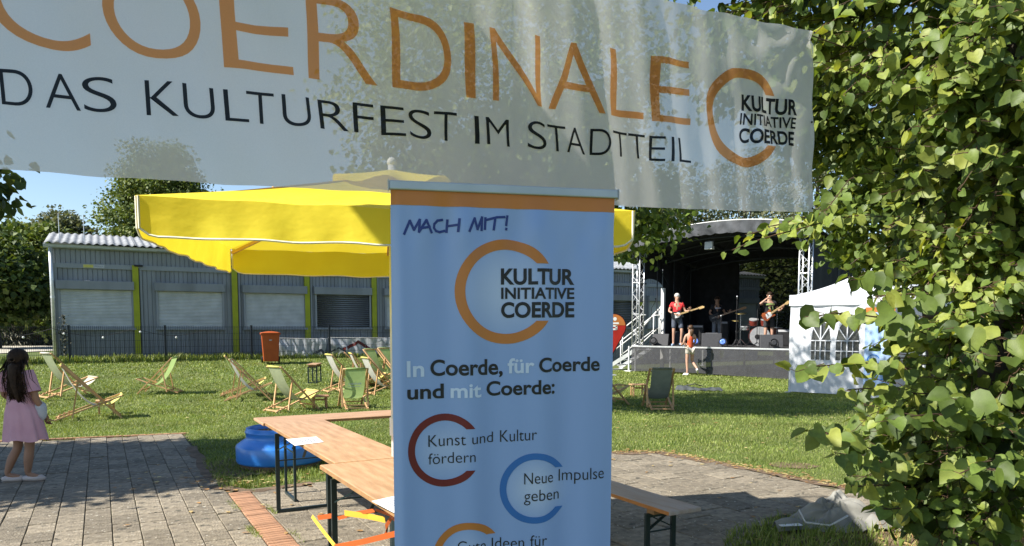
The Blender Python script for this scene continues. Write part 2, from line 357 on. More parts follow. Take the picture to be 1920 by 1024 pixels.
M['tree_mid'] = leafmat('mid green leaves', (0.055, 0.09, 0.016), (0.105, 0.15, 0.03), (0.19, 0.22, 0.06), 0.28, 0.6, (1.3, 1.25, 0.6))
M['tree_grey'] = leafmat('grey green willow leaves', (0.06, 0.08, 0.04), (0.11, 0.13, 0.06), (0.20, 0.20, 0.11), 0.3, 0.6, (1.2, 1.15, 0.7))
M['pampas'] = leafmat('silvery long leaves', (0.025, 0.032, 0.018), (0.05, 0.06, 0.035), (0.42, 0.39, 0.30), 0.3, 0.5, (1.1, 1.1, 0.8))
M['dry'] = leafmat('dry leaves', (0.30, 0.15, 0.06), (0.42, 0.27, 0.11), (0.62, 0.52, 0.24), 0.2, 0.7, (1.1, 1.0, 0.7))
M['skin'] = mat('skin', (0.52, 0.31, 0.22), 0.55, (0.46, 0.26, 0.18), 5, spec=0.35)
M['skin2'] = mat('tanned skin', (0.36, 0.20, 0.13), 0.55, (0.31, 0.17, 0.11), 5)
M['pink'] = mat('pink dress cloth', (0.62, 0.36, 0.42), 0.85, (0.56, 0.31, 0.37), 6, 0.25, 25)
M['hair'] = mat('dark brown hair', (0.022, 0.014, 0.010), 0.6, (0.04, 0.025, 0.016), 30, 0.3, 60, spec=.12)
M['hair_brown'] = mat('brown hair', (0.11, 0.06, 0.035), 0.5, (0.07, 0.04, 0.02), 30)
M['hair_grey'] = mat('white grey hair', (0.62, 0.60, 0.55), 0.6, (0.45, 0.43, 0.4), 30)
M['red'] = mat('red shirt', (0.60, 0.035, 0.04), 0.8, (0.5, 0.03, 0.035), 5, 0.1)
M['orangetop'] = mat('orange red top', (0.56, 0.10, 0.035), 0.8, (0.45, 0.07, 0.03), 14)
M['blackshirt'] = mat('black shirt', (0.015, 0.015, 0.017), 0.85, (0.022, 0.022, 0.025), 7)
M['denimgrey'] = mat('grey blue shorts', (0.10, 0.115, 0.15), 0.85, (0.08, 0.095, 0.13), 12)
M['jeans'] = mat('grey jeans', (0.17, 0.19, 0.22), 0.85, (0.13, 0.15, 0.18), 10)
M['darkshort'] = mat('dark shorts', (0.045, 0.045, 0.048), 0.85)
M['beige'] = mat('beige shorts', (0.52, 0.48, 0.42), 0.85, (0.45, 0.42, 0.36), 9)
M['white'] = mat('white leather', (0.75, 0.74, 0.72), 0.5)
M['shoe'] = mat('blue grey trainers', (0.16, 0.24, 0.36), 0.6, (0.3, 0.36, 0.44), 30)
M['shoecream'] = mat('cream ballet shoes', (0.58, 0.50, 0.47), 0.6)
M['bag'] = mat('pale silver bag', (0.50, 0.51, 0.53), 0.45, (0.42, 0.43, 0.46), 9)
M['maple'] = mat('maple neck', (0.66, 0.45, 0.20), 0.45)
M['sunburst'] = mat('sunburst lacquer', (0.42, 0.10, 0.02), 0.25, (0.2, 0.04, 0.01), 4, spec=0.5)
M['drumskin'] = mat('white drum head', (0.62, 0.63, 0.68), 0.5)
M['drumred'] = mat('dark red drum shell', (0.16, 0.03, 0.02), 0.3, spec=0.5)
M['brass'] = mat('brass cymbal', (0.5, 0.4, 0.16), 0.3, metal=0.8)
M['lens'] = mat('blue lamp lens', (0.05, 0.12, 0.55), 0.15, (0.2, 0.35, 0.8), 14, spec=0.7)
M['speaker'] = mat('dark grey speaker box', (0.035, 0.036, 0.04), 0.6, (0.045, 0.046, 0.05), 20)
M['tarpgrey'] = mat('grey canvas', (0.33, 0.325, 0.29), 0.7, (0.25, 0.245, 0.225), 5, 0.3, 14, transl=0.15)
M['tarpdark'] = mat('dark grey plastic sheet', (0.09, 0.10, 0.095), 0.3, (0.06, 0.065, 0.065), 6, 0.2, spec=0.6)
M['steel'] = mat('chrome steel', (0.5, 0.52, 0.55), 0.25, metal=0.9)
M['rubber'] = mat('tyre rubber', (0.02, 0.02, 0.02), 0.8)
M['meshtarp'] = mat('white blue fence sheet', (0.80, 0.83, 0.88), 0.7, (0.68, 0.72, 0.80), 4, 0.3, 10, transl=0.35, alpha=0.92)
M['darkred'] = mat('dark red print', (0.20, 0.025, 0.02), 0.7)
M['greyprint'] = mat('grey print on sheet', (0.13, 0.15, 0.19), 0.7)
M['flagred'] = mat('deep red sign', (0.38, 0.02, 0.012), 0.5)
M['flagorange'] = mat('orange sign', (0.50, 0.17, 0.04), 0.5)
M['glow'] = mat('clear bulb', (0.75, 0.74, 0.7), 0.2)
# terrain height tapers out towards the stage
_H0, _Hn0 = H, Hn
def _sm(t): return t*t*(3-2*t)
def H(x, y):
    a, _ = xy2(x, y); return _H0(x, y)*(1-_sm(min(max((a-10.5)/5, 0), 1)))
def Hn(x, y):
    a = UX*x+UY*y; return _Hn0(x, y)*(1-_sm(np.clip((a-10.5)/5, 0, 1)))

# ================================================================== GROUND
def axis(lo, hi, near, step, far):
    v = [near[0]]
    while v[-1] < near[1]: v.append(v[-1]+step)
    s = step
    r = [v[-1]]
    while r[-1] < hi: s *= 1.35; r.append(r[-1]+s)
    s = step; l = [v[0]]
    while l[-1] > lo: s *= 1.35; l.append(l[-1]-s)
    return sorted(set(l[1:]+v+r[1:]))
xs = axis(-500, 500, (-28, 28), 0.7, 0); ys = axis(-60, 600, (-3, 45), 0.7, 0)
X, Y = np.meshgrid(xs, ys); Z = Hn(X, Y)-0.02
V = np.stack([X, Y, Z], -1).reshape(-1, 3); nx = len(xs); idx = np.arange(len(V)).reshape(len(ys), nx)
F = np.stack([idx[:-1, :-1], idx[:-1, 1:], idx[1:, 1:], idx[1:, :-1]], -1).reshape(-1, 4)
gr = mobj('ground', npmesh('ground', V, F, M['ground'], True)); tag(gr, kind='structure')

PAVE = [(-7.6, 10.15), (-4.95, 11.07), (-4.26, 9.85), (-3.3, 8.0), (-2.95, 7.35), (-2.57, 7.15), (-2.09, 7.55), (1.27, 9.35), (1.9, 9.42), (2.66, 8.38), (3.24, 7.49), (3.7, 6.96), (4.6, 6.5), (7, 6.2), (7, -1), (-9, -1), (-12.5, 8.5)]
PATCH = [(1.5, 5.2), (1.72, 5.75), (2.25, 6.12), (3.3, 6.5), (5, 6.4), (9, 6.6), (9, 1.5), (1.7, 1.5)]
def inside(P, x, y):
    x = np.asarray(x); y = np.asarray(y); c = np.zeros(x.shape, bool); n = len(P)
    for i in range(n):
        x1, y1 = P[i]; x2, y2 = P[(i+1) % n]
        k = ((y1 > y) != (y2 > y)) & (x < (x2-x1)*(y-y1)/((y2-y1) if y2 != y1 else 1e-9)+x1); c ^= k
    return c
# ---- paving: slabs and clinker strip
pav = bpy.data.objects.new('paving', None); COL.objects.link(pav); tag(pav, kind='structure')
def slabmesh(sx, sy, jit):
    b = MB(); h = 0.045
    def q(x, y, z): return (x, y, z)
    e = 0.005; x, y = sx/2-0.0026, sy/2-0.0026
    vs = [(-x, -y, -h), (x, -y, -h), (x, y, -h), (-x, y, -h), (-x, -y, -e), (x, -y, -e), (x, y, -e), (-x, y, -e),
          (-x+e, -y+e, 0), (x-e, -y+e, 0), (x-e, y-e, 0), (-x+e, y-e, 0)]
    vs = [(a+random.uniform(-jit, jit), c+random.uniform(-jit, jit), d) for a, c, d in vs[:4]]*1 + [(a, c, d) for a, c, d in vs[4:]]
    fs = [(0, 1, 5, 4), (1, 2, 6, 5), (2, 3, 7, 6), (3, 0, 4, 7), (4, 5, 9, 8), (5, 6, 10, 9), (6, 7, 11, 10), (7, 4, 8, 11), (8, 9, 10, 11)]
    return b.add(vs, fs)
def inview(x, y, z=0, m=0.03):
    if y < 1: return False
    d = Vector((x, y, z-EYE)); f = d.y*math.cos(PITCH)-d.z*math.sin(PITCH); u = d.z*math.cos(PITCH)+d.y*math.sin(PITCH)
    px = CX+FOC*d.x/f; py = CY-FOC*u/f
    return -60 < px < 1980 and -60 < py < 1080
slabs = []
for fam in (0, 1):
    sa_, sb_ = ((0.2, 0.3), (0.3, 0.3))[fam]
    for i in range(-60, 60):
        for j in range(-30, 60):
            if fam == 0: a = 1.03-sa_*(i+0.5); 
            else: a = 1.245+sa_*(i+0.5)
            if (fam == 0 and i < 0) or (fam == 1 and i < 0): continue
            b = j*sb_+(0.15 if i % 2 and fam == 1 else (0.06*(i % 3) if fam == 0 else 0)); x, y = uv2(a, b)
            if not inside(PAVE, [x], [y])[0] or inside(PATCH, [x], [y])[0]: continue
            if y < 3.6: continue
            slabs.append((inview(x, y), math.hypot(x, y), fam, x, y))
slabs.sort(key=lambda s: (not s[0], s[1]))
slab_me = [slabmesh(0.2, 0.3, 0.0).mesh('paving_slab', M['slab']), slabmesh(0.3, 0.3, 0.0).mesh('paving_slab', M['slab'])]
rest = MB()
for k, (vis, _, fam, x, y) in enumerate(slabs):
    dz = random.gauss(0, 0.0022); rz = R(29.07)+random.gauss(0, 0.006)
    rot = Matrix.Rotation(rz, 3, 'Z') @ Matrix.Rotation(random.gauss(0, 0.006), 3, 'X') @ Matrix.Rotation(random.gauss(0, 0.006), 3, 'Y')
    if k < 300:
        o = mobj('paving_slab', slab_me[fam], pav); o.location = (x, y, dz); o.rotation_euler = rot.to_euler()
    else:
        sm = slabmesh((0.2, 0.3)[fam], 0.3, 0); rest.add([rot @ Vector(v)+Vector((x, y, dz)) for v in sm.v], sm.f)
r_ = rest.build('paving_slab', M['slab'], pav); tag(r_, kind='stuff')
bme = slabmesh(0.205, 0.058, 0).mesh('clinker_brick', M['brick'])
for j in range(60):
    b = 7.52-0.0625*j; x, y = uv2(1.137, b)
    if y < 3.9: break
    o = mobj('brick', bme, pav); o.location = (x, y, 0.002+random.gauss(0, 0.002)); o.rotation_euler = (random.gauss(0, .02), random.gauss(0, .01), R(29.07)+random.gauss(0, 0.012))
js = MB(); c_ = .12
for i in range(-80, 70):
    for j in range(26, 92):
        x, y = i*c_, j*c_
        if inside(PAVE, [x+c_/2], [y+c_/2])[0] and not inside(PATCH, [x+c_/2], [y+c_/2])[0] and inview(x, y): js.add([(x, y, -.011), (x+c_, y, -.011), (x+c_, y+c_, -.011), (x, y+c_, -.011)], [(0, 1, 2, 3)])
o = js.build('joint_sand', M['sand'], pav); tag(o, kind='stuff')
# edging stones where the slabs meet the lawn
edge = MB()
for (p, q) in (((-7.6, 10.22), (-4.95, 11.14)),):
    n = 26
    for i in range(n):
        t = (i+0.5)/n; x, y = p[0]+(q[0]-p[0])*t, p[1]+(q[1]-p[1])*t
        edge.box((x, y, -0.02), (0.1, 0.075, 0.06), Matrix.Rotation(math.atan2(q[1]-p[1], q[0]-p[0]), 3, 'Z'))
o = edge.build('edging_stone', M['brick'], pav); tag(o, kind='stuff')
# pale road beyond the fence, left of the hut
rd = MB(); rd.grid(20, 10, lambda u, v: ((-34+16.5*u)+(0 if v < .5 else 0), 23+20*v, 0.705))
o = rd.build('road', M['pale']); tag(o, kind='structure')
# bare, leaf-strewn earth along the curved edge and under the linden
dm = MB()
def strip(pts, w, z):
    L = []
    for i, p in enumerate(pts):
        a = Vector(pts[max(i-1, 0)]); b = Vector(pts[min(i+1, len(pts)-1)]); d = (b-a).normalized(); n = Vector((-d.y, d.x))
        k = w*random.uniform(0.6, 1.3); L += [(p[0]-n.x*k*0.4, p[1]-n.y*k*0.4, z), (p[0]+n.x*k, p[1]+n.y*k, z)]
    dm.add(L, [(2*i, 2*i+2, 2*i+3, 2*i+1) for i in range(len(pts)-1)])
def dense(pts, n):
    out = []
    for (a, b) in zip(pts[:-1], pts[1:]):
        for i in range(n): t = i/n; out.append((a[0]+(b[0]-a[0])*t+random.gauss(0, .012), a[1]+(b[1]-a[1])*t+random.gauss(0, .012)))
    return out+[pts[-1]]
EDGE = [(1.27, 9.4), (1.9, 9.47), (2.66, 8.43), (3.24, 7.54), (3.7, 7.01), (4.6, 6.55)]
strip(dense(EDGE, 8)[::-1], 0.13, 0.004)
strip(dense([(-4.3, 9.9), (-3.3, 8.05), (-2.95, 7.4), (-2.57, 7.2), (-2.09, 7.6)], 8)[::-1], 0.10, 0.004)
def blob(cx, cy, rx, ry, z, n=22):
    o = [(cx, cy, z)]+[(cx+rx*math.cos(2*PI*i/n)*random.uniform(.75, 1.15), cy+ry*math.sin(2*PI*i/n)*random.uniform(.75, 1.15), z) for i in range(n)]
    dm.add(o, [(0, i+1, (i+1) % n+1) for i in range(n)])
blob(3.3, 5.2, 1.5, 0.95, -0.008); blob(4.9, 8.9, .5, .35, -0.008); blob(-3.1, 8.5, .8, .55, -0.006); blob(3.3, 8.6, .3, .2, -0.01)
o = dm.build('bare_earth', M['dirt']); tag(o, kind='structure')

# ---- grass blades
def blades(n, xr, yr, hgt, wid, keep, lean=1.2, dens=None):
    x = rng.uniform(*xr, n); y = rng.uniform(*yr, n); k = keep(x, y)
    x, y = x[k], y[k]; n = len(x); z = Hn(x, y)-0.02
    cl = 0.85+0.25*np.sin(x*2.1+1.3*np.sin(y*1.7))*np.sin(y*2.6+x)
    h = hgt*rng.uniform(0.5, 1.25, n)*np.clip(cl+0.15, 0.6, 1.3); a = rng.uniform(0, 2*PI, n); wv = wid*rng.uniform(.7, 1.3, n)
    la = rng.uniform(0, 2*PI, n); ll = h*rng.uniform(0.1, lean, n)
    dx, dy = np.cos(a)*wv/2, np.sin(a)*wv/2; ex, ey = np.cos(la)*ll, np.sin(la)*ll
    P = np.stack([np.stack([x-dx, y-dy, z], -1), np.stack([x+dx, y+dy, z], -1),
                  np.stack([x+dx*.8+ex*.35, y+dy*.8+ey*.35, z+h*.6], -1), np.stack([x-dx*.8+ex*.35, y-dy*.8+ey*.35, z+h*.6], -1),
                  np.stack([x+ex, y+ey, z+h], -1)], 1)
    b = np.arange(n)[:, None]*5
    return P.reshape(-1, 3), np.concatenate([b+np.array([[0, 1, 2]]), b+np.array([[0, 2, 3]]), b+np.array([[3, 2, 4]])], 0)
def lawn(x, y): return (~inside(PAVE, x, y)) & (np.abs(x) < 0.74*y+0.9)
gv, gf, off = [], [], 0
for (n, yr, hh, wd) in ((150000, (6.2, 9.5), 0.030, 0.005), (150000, (9.5, 13.5), 0.031, 0.008), (140000, (13.5, 19), 0.034, 0.014), (120000, (19, 27), 0.040, 0.024)):
    xr = (-0.74*yr[1]-1, 0.74*yr[1]+1)
    v, f = blades(n, xr, yr, hh, wd, lambda x, y: lawn(x, y) & ((UX*y-UY*x) < 25.4)); gv.append(v); gf.append(f+off); off += len(v)
v, f = blades(26000, (1.4, 6), (3.6, 6.9), 0.085, 0.008, lambda x, y: inside(PATCH, x, y) & (rng.uniform(0, 1, len(x)) < np.where(x > 2.7, 0.5, 1.0)), 0.9); gv.append(v); gf.append(f+off); off += len(v)
go = mobj('lawn_grass', npmesh('lawn_grass', np.concatenate(gv), np.concatenate(gf), M['grass'])); tag(go, kind='stuff')
# rank grass at the foot of the fence and tufts in the joints
gv, gf, off = [], [], 0
def band(x, y): ww = UX*y-UY*x; aa = UX*x+UY*y; return (ww > 24.75) & (ww < 25.5) & (aa < 15) & (np.abs(x) < .74*y+1)
v, f = blades(260000, (-22, 4), (13, 33), 0.18, 0.03, band, 0.7); gv.append(v); gf.append(f+off); off += len(v)
def joints(x, y):
    a = UX*x+UY*y; k = (np.abs(a-1.0) < 0.03) | (np.abs(a-1.27) < 0.014)
    return k & (np.sin(y*9+x*3) > 0.35) & (y > 4.6) & (UX*y-UY*x < 7.6)
v, f = blades(60000, (-3.2, -1), (4.6, 7.6), 0.035, 0.006, joints, 1.2); gv.append(v); gf.append(f+off); off += len(v)
def nearpl(x, y): return (np.hypot((x+3.0)/.95, (y-8.35)/1.1) < 1) & (~inside(PAVE, x, y))
v, f = blades(9000, (-4.3, -1.8), (7, 9.6), 0.07, 0.008, nearpl, 1.0); gv.append(v); gf.append(f+off); off += len(v)
o = mobj('rank_grass', npmesh('rank_grass', np.concatenate(gv), np.concatenate(gf), M['grass'])); tag(o, kind='stuff')
# dry stalks and weeds under the linden
v, f = blades(900, (2.9, 4.2), (4.4, 6.0), 0.22, 0.004, lambda x, y: x > 2.1, 1.1)
o = mobj('dry_stalks', npmesh('dry_stalks', v, f, M['dry'])); tag(o, kind='stuff')
# fallen leaves
def flatleaves(n, f, sz):
    P, Fc = [], []; k = 0
    while k < n:
        x, y = f()
        a = random.uniform(0, 2*PI); s = sz*random.uniform(.6, 1.3); t = random.uniform(-.5, .5)
        pts = [(-1, 0, 0), (-.2, -.55, t*.6), (.7, -.3, 0), (1.2, 0, t*.3), (.7, .35, t), (-.2, .55, .2)]
        z = H(x, y)+0.008
        P += [(x+s*(u*math.cos(a)-w_*math.sin(a)), y+s*(u*math.sin(a)+w_*math.cos(a)), z+abs(h)*s*.6) for u, w_, h in pts]; Fc += [[k*6+i for i in range(6)]]; k += 1
    return np.array(P), np.array(Fc)
def e_(): 
    i = random.randrange(len(EDGE)-1); t = random.random(); a, b = EDGE[i], EDGE[i+1]; return a[0]+(b[0]-a[0])*t+random.gauss(0.03, .07), a[1]+(b[1]-a[1])*t+random.gauss(0.03, .07)
P1 = flatleaves(650, e_, 0.022); P2 = flatleaves(70, lambda: (random.uniform(-4, 3.4), random.uniform(5, 9)), 0.03)
P3 = flatleaves(120, lambda: (random.gauss(-2.9, .5), random.gauss(7.75, .25)), 0.028); P4 = flatleaves(260, lambda: (random.uniform(-6, 6), random.uniform(8, 16)), 0.028)
P5 = flatleaves(200, lambda: (random.gauss(3.1, .7), random.gauss(5.4, .5)), 0.03); P6 = flatleaves(110, lambda: ((lambda t: (-7.6+2.7*t, 10.2+.95*t))(random.random())), 0.025)
VV, FF, off = [], [], 0
for p in (P1, P2, P3, P4, P5, P6): VV.append(p[0]); FF.append(p[1]+off); off += len(p[0])
o = mobj('fallen_leaves', npmesh('fallen_leaves', np.concatenate(VV), np.concatenate(FF), M['dry'])); tag(o, kind='stuff')

# ================================================================== HUT (row of container cabins)
WB = 25.9; RZ = R(29.07)
def sa(px, y=600, wb=WB):
    d = ray(px, y); k = d.x/d.y; Y = wb/(UX-UY*k); return UX*k*Y+UY*Y, Y
a0, Y0 = sa(99); hx, hy = uv2(a0, WB); HB = 0.70
hut = thing('cabin_row', 'long blue grey cabin row with yellow green posts behind the fence', 'building', (hx, hy, HB), RZ)
def ribbed(x0, x1, z0, z1, y, pitch=0.13, g=0.022, dep=0.018):
    b = MB(); xs = [x0]; ds = [0]; x = x0+pitch*0.5
    while x+g < x1: xs += [x, x+g*.25, x+g*.75, x+g]; ds += [0, dep, dep, 0]; x += pitch
    xs.append(x1); ds.append(0); n = len(xs)
    return b.add([(xs[i], y+ds[i], z0) for i in range(n)]+[(xs[i], y+ds[i], z1) for i in range(n)], [(i, i+1, n+i+1, n+i) for i in range(n-1)])
posts = [0.0]+[sa(p)[0]-a0 for p in (258, 442, 577, 702)]
while posts[-1] < 28.0: posts.append(posts[-1]+2.44)
LEN = posts[-1]; zt = 3.30
wins = {0: (115, 248), 1: (298, 417), 2: (461, 571), 3: (594, 692)}
def bld(b, n, m, par=hut, **k): return b.build(n, M[m], par, **k)
bld(MB().b2(0.0, LEN, 0.05, 6.0, -0.9, zt), 'wall', 'hut')
bld(ribbed(0.06, LEN, 2.80, zt-0.03, 0.0), 'fascia_panel', 'hut')
for i in range(len(posts)-1):
    s0, s1 = posts[i], posts[i+1]; xl = s0+0.10 if i else 0.10; xr = s1-0.02
    bld(ribbed(xl, xr, -0.6, 2.66, 0.0), 'wall_panel', 'hut')
    bld(MB().b2(xl-0.03, xr+0.02, -0.05, 0.02, 2.66, 2.80), 'header_beam', 'hut_lt')
    bld(MB().b2(xl-0.10, xl+0.06, -0.045, 0.02, -0.6, 2.657), 'corner_beam', 'hut_lt')
    if i in wins: w0, w1 = sa(wins[i][0])[0]-a0, sa(wins[i][1])[0]-a0
    else: w0, w1 = xl+0.35, xr-0.20
    z0, z1 = 0.87, 2.03; dark = i in (3, 8)
    o_, i_ = [(w0-.06, z0+.001), (w1+.06, z0+.001), (w1+.06, z1-.001), (w0-.06, z1-.001)], [(w0-.003, z0+.012), (w1+.003, z0+.012), (w1+.003, z1-.006), (w0-.003, z1-.006)]
    wf = bld(MB().add([(x, y, z) for y in (-.07, 0) for P_ in (o_, i_) for x, z in P_], [(k, (k+1) % 4, 4+(k+1) % 4, 4+k) for k in range(4)]+[(k, (k+1) % 4, 8+(k+1) % 4, 8+k) for k in range(4)]+[(4+k, 4+(k+1) % 4, 12+(k+1) % 4, 12+k) for k in range(4)]), 'window', 'hut_lt')
    bld(MB().b2(w0-0.09, w1+0.09, -0.10, 0, z0-0.06, z0), 'sill', 'hut_lt', wf)
    bld(MB().b2(w0-0.10, w1+0.08, -0.16, 0, z1, z1+0.26), 'shutter_box', 'hut', wf, bevel=0.008)
    b = MB(); n = 16 if dark else 26; hh = (z1-z0)/n
    for k in range(n):
        zz = z0+hh*k
        if dark: b.add([(w0, -0.055, zz), (w1, -0.055, zz), (w1, -0.015, zz+hh*.45), (w0, -0.015, zz+hh*.45), (w0, -0.055, zz+hh*.72), (w1, -0.055, zz+hh*.72)], [(0, 1, 3, 2), (2, 3, 5, 4)])
        else: b.add([(w0, -0.03, zz), (w1, -0.03, zz), (w1, -0.046, zz+hh*.5), (w0, -0.046, zz+hh*.5), (w1, -0.03, zz+hh*.93), (w0, -0.03, zz+hh*.93), (w1, -0.03, zz+hh), (w0, -0.03, zz+hh)], [(0, 1, 2, 3), (3, 2, 4, 5), (5, 4, 6, 7)])
    bld(b, 'shutter', 'hut_lt' if dark else 'shutter', wf)
    if dark: bld(MB().b2(w0, w1, -0.012, -0.008, z0, z1), 'pane', 'black', wf)
for i, s in enumerate(posts[1:-1]):
    bld(MB().b2(s-0.10, s+0.07, -0.09, 0.02, -0.55, 2.80), 'post', 'olive')
    bld(MB().b2(s+0.072, s+0.10, -0.06, 0.02, -0.55, 2.72), 'shadow_gap_strip', 'black')  # black strip drawn for the dark shadow in the gap beside the post
    bld(MB().b2(s-0.04, s+0.20, -0.13, -0.092, 2.76, 2.815).b2(s-0.01, s+0.03, -0.15, -0.131, 2.775, 2.80).b2(s+0.12, s+0.16, -0.15, -0.131, 2.775, 2.80), 'clamp', 'black')
# roof: corrugated sheets, one per bay
for i in range(len(posts)-1):
    s0, s1 = posts[i]-(0.12 if i == 0 else 0), posts[i+1]+(0.15 if i == len(posts)-2 else 0); n = max(8, int((s1-s0)/0.2)*6)
    b = MB(); zo = random.uniform(-0.01, 0.01)
    def f(u, v): x = s0+(s1-s0)*u; return (x, -0.32+3.3*v, zt+0.07+zo+0.62*v+0.026*math.cos(2*PI*x/0.205))
    b.grid(n, 4, f); bld(b, 'roof_sheet', 'roof', solid=0.012, smooth=True)
    b = MB(); b.grid(n//3, 2, lambda u, v: (s0+(s1-s0)*u, 2.98+3.3*v, zt+0.69-0.62*v)); bld(b, 'roof_sheet', 'roof')
gt = MB(); prof = [(-0.02, 0.0), (-0.03, -0.07), (-0.09, -0.10), (-0.15, -0.07), (-0.16, 0.0), (-0.15, 0.012)]
gt.add([(x, -0.03+p, zt+0.03+q) for x in (-0.15, LEN+.15) for p, q in prof], [(i, i+1, i+7, i+6) for i in range(5)]); bld(gt, 'gutter', 'gutter', solid=0.01)
bld(MB().b2(0, LEN, -0.05, 0.04, zt-0.03, zt+0.05), 'eaves_board', 'hut')
bld(MB().tube([(0.03, -0.12, zt-0.06), (0.03, -0.10, 2.2), (0.03, -0.10, -0.1)], 0.055, 10), 'downpipe', 'alu', smooth=True)
bld(MB().tube([(0.03, -0.10, 1.75), (0.03, -0.10, 1.82)], 0.065, 10), 'pipe_collar', 'alu')
for i, (p0, p1) in enumerate(((160, 200), (498, 532))):
    x0, x1 = sa(p0)[0]-a0, sa(p1)[0]-a0
    sg = bld(MB().b2(x0, x1, -0.062, -0.051, 2.68, 2.78), 'company_sign', 'bag')
    bld(MB().b2(x0+0.01, x0+(x1-x0)*0.48, -0.066, -0.0625, 2.685, 2.775), 'sign_field', 'sl_yellow', sg)
    Print().text('MOLLA', x0+(x1-x0)*.52, x1-.03, 2.71, 2.71, 0.045).build('sign_lettering', M['ink'], sg, lambda x, y: Vector((x, -0.066, y)), 0)
bld(MB().tube([(0.25, 0.4, zt+.2), (0.25, 0.4, zt+1.0)], 0.012, 5).tube([(0.9, 0.4, zt+.2), (0.9, 0.4, zt+1.0)], 0.012, 5), 'lightning_rod', 'gutter')

# ================================================================== FENCE
fa0, _ = sa(128, 600, 24.9); fx, fy = uv2(fa0, 24.9)
fen = thing('mesh_fence', 'anthracite double wire mesh fence along the back of the lawn', 'fence', (fx, fy, 0), RZ)
postme = None
def fH(a): x, y = uv2(fa0+a, 24.9); return H(x, y)
for i in range(-3, 7):
    a = 2.52*i
    g = fH(a)
    b = MB().b2(a-0.03, a+0.03, -0.02, 0.02, g-0.1, 1.635).b2(a-0.033, a+0.033, -0.023, 0.023, 1.636, 1.655)
    b.build('fence_post', M['fence'], fen)
    if i < 6:
        b = MB(); a1 = a+2.52; x = a+0.05
        while x < a1: b.b2(x-0.004, x+0.004, -0.032, -0.025, fH(x)+0.03, 1.635); x += 0.05
        for k in range(6):
            for yy in (-0.040, -0.024):
                z0, z1 = 1.60-0.2*k, 1.60-0.2*k
                b.bar((a, yy, z0), (a1, yy, z1), 0.006, 0.008)
        b.build('mesh_panel', M['fence'], fen)
# sheets tied to the fence
def sheetthing(px0, px1, ytop, ybot, label, kind):
    s0, s1 = sa(px0, 640, 24.8)[0]-fa0, sa(px1, 640, 24.8)[0]-fa0; L = s1-s0; zt_ = at(px0, ytop, sa(px0, 640, 24.8)[1]).z; zb = zt_-0.82
    t = thing('fence_sheet', label, 'banner', (*uv2(fa0+s0, 25.0), zb-0.0), RZ)
    def g(x, z):
        u = x/L; v = z/0.82; sag = 0.05*math.sin(PI*((u*2.3) % 1)); bot = 0.06*math.sin(u*9+1)
        y = 0.05*math.sin(u*17+v*5)*(1-v*.5)+0.035*math.sin(u*41+3*v)+0.05*math.sin(7*v+u*6)
        return Vector((x+0.06*math.sin(v*4)*(1-2*u), 0.05+y*1.0, z-sag*v+bot*(1-v)))
    b = MB(); b.grid(int(L/0.05), 18, lambda u, v: g(u*L, v*0.82)); b.build('sheet', M['meshtarp'], t, smooth=True)
    def front(x, y): q = g(x, y); return q+Vector((0, -0.006, 0))
    if kind == 1: Print().line([(1.05, .12), (1.5, .40), (1.95, .12)], .09).build('roof_mark', M['greyprint'], t, front, 0.1)
    if kind == 2:
        Print().line([(0.42, .42), (1.0, .68), (1.45, .42)], .10).build('roof_mark', M['darkred'], t, front, 0.1)
        Print().line([(0.0, .30), (0.25, .46), (0.5, .34)], .06).build('roof_mark', M['greyprint'], t, front, 0.1)
    b = MB(); b.tube([g(0, .82)+Vector((0, -.01, 0)), g(L*.5, .82)+Vector((0, -.01, 0)), g(L, .82)+Vector((0, -.01, 0))], 0.008, 4); b.build('hem_cord', M['white'], t)
sheetthing(522, 616, 634, 672, 'crumpled white blue sheet with grey roof mark on the fence beside the bin', 1)
sheetthing(622, 752, 633, 672, 'crumpled white blue sheet with dark red roof mark on the fence', 2)
# festoon lights on the fence
fs = thing('festoon_lights', 'string of clear bulbs hung slackly along the left of the fence', 'lights', (fx, fy, 1.2), RZ)
pts = []
for i in range(60):
    a = -4.6+i*0.14; pts.append((a, -0.08, 0.36-0.22*math.sin(PI*((a+4.6) % 2.1)/2.1)))
MB().tube(pts, 0.006, 4).build('cable', M['black'], fs)
for i in range(4, 60, 7):
    p = pts[i]; MB().ball((p[0], p[1], p[2]-0.06), 0.034, 8).build('bulb', M['glow'], fs, smooth=True)

# ================================================================== STAGE
SA = Vector((4.39, 26.7)); SE = Vector((.738, -.674)).normalized(); SN = Vector((-SE.y, SE.x)); SRZ = math.atan2(SE.y, SE.x)
stage = thing('open_air_stage', 'small open-air stage with arched grey roof, truss towers and grey gauze apron', 'stage', (SA.x, SA.y, 0), SRZ)
DK = 0.93; SW, SD = 6.0, 5.3
def stg(px, y, py=600):
    """stage-local x where the ray through px meets the line at depth y behind the front edge"""
    d = ray(px, py); k = d.x/d.y; P = SA+SN*y; t = (k*P.y-P.x)/(SE.x-k*SE.y); return t
def SB(b, n, m, **k): return b.build(n, M[m], k.pop('par', stage), **k)
SB(MB().b2(0, SW, 0.02, SD, DK-0.10, DK), 'deck', 'deck')
SB(MB().b2(-0.08, SW+.1, -0.04, 0.018, DK-0.045, DK+0.005), 'deck_edge', 'alu')
b = MB(); b.grid(60, 8, lambda u, v: (-0.05+6.1*u, -0.05-0.03*math.sin(u*23)*(1-v)-0.02*math.sin(u*51+v*4), 0.02+(DK-0.07)*v+0.03*math.sin(u*5)*(1-v)))
SB(b, 'apron', 'apron', smooth=True)
for x in (-0.02, 3, 6.0):
    for y in (0.15, 2.6, 5.2): SB(MB().b2(x-.03, x+.03, y-.03, y+.03, 0, DK-.1).b2(x-.1, x+.1, y-.1, y+.1, 0, 0.02), 'stage_leg', 'alu')
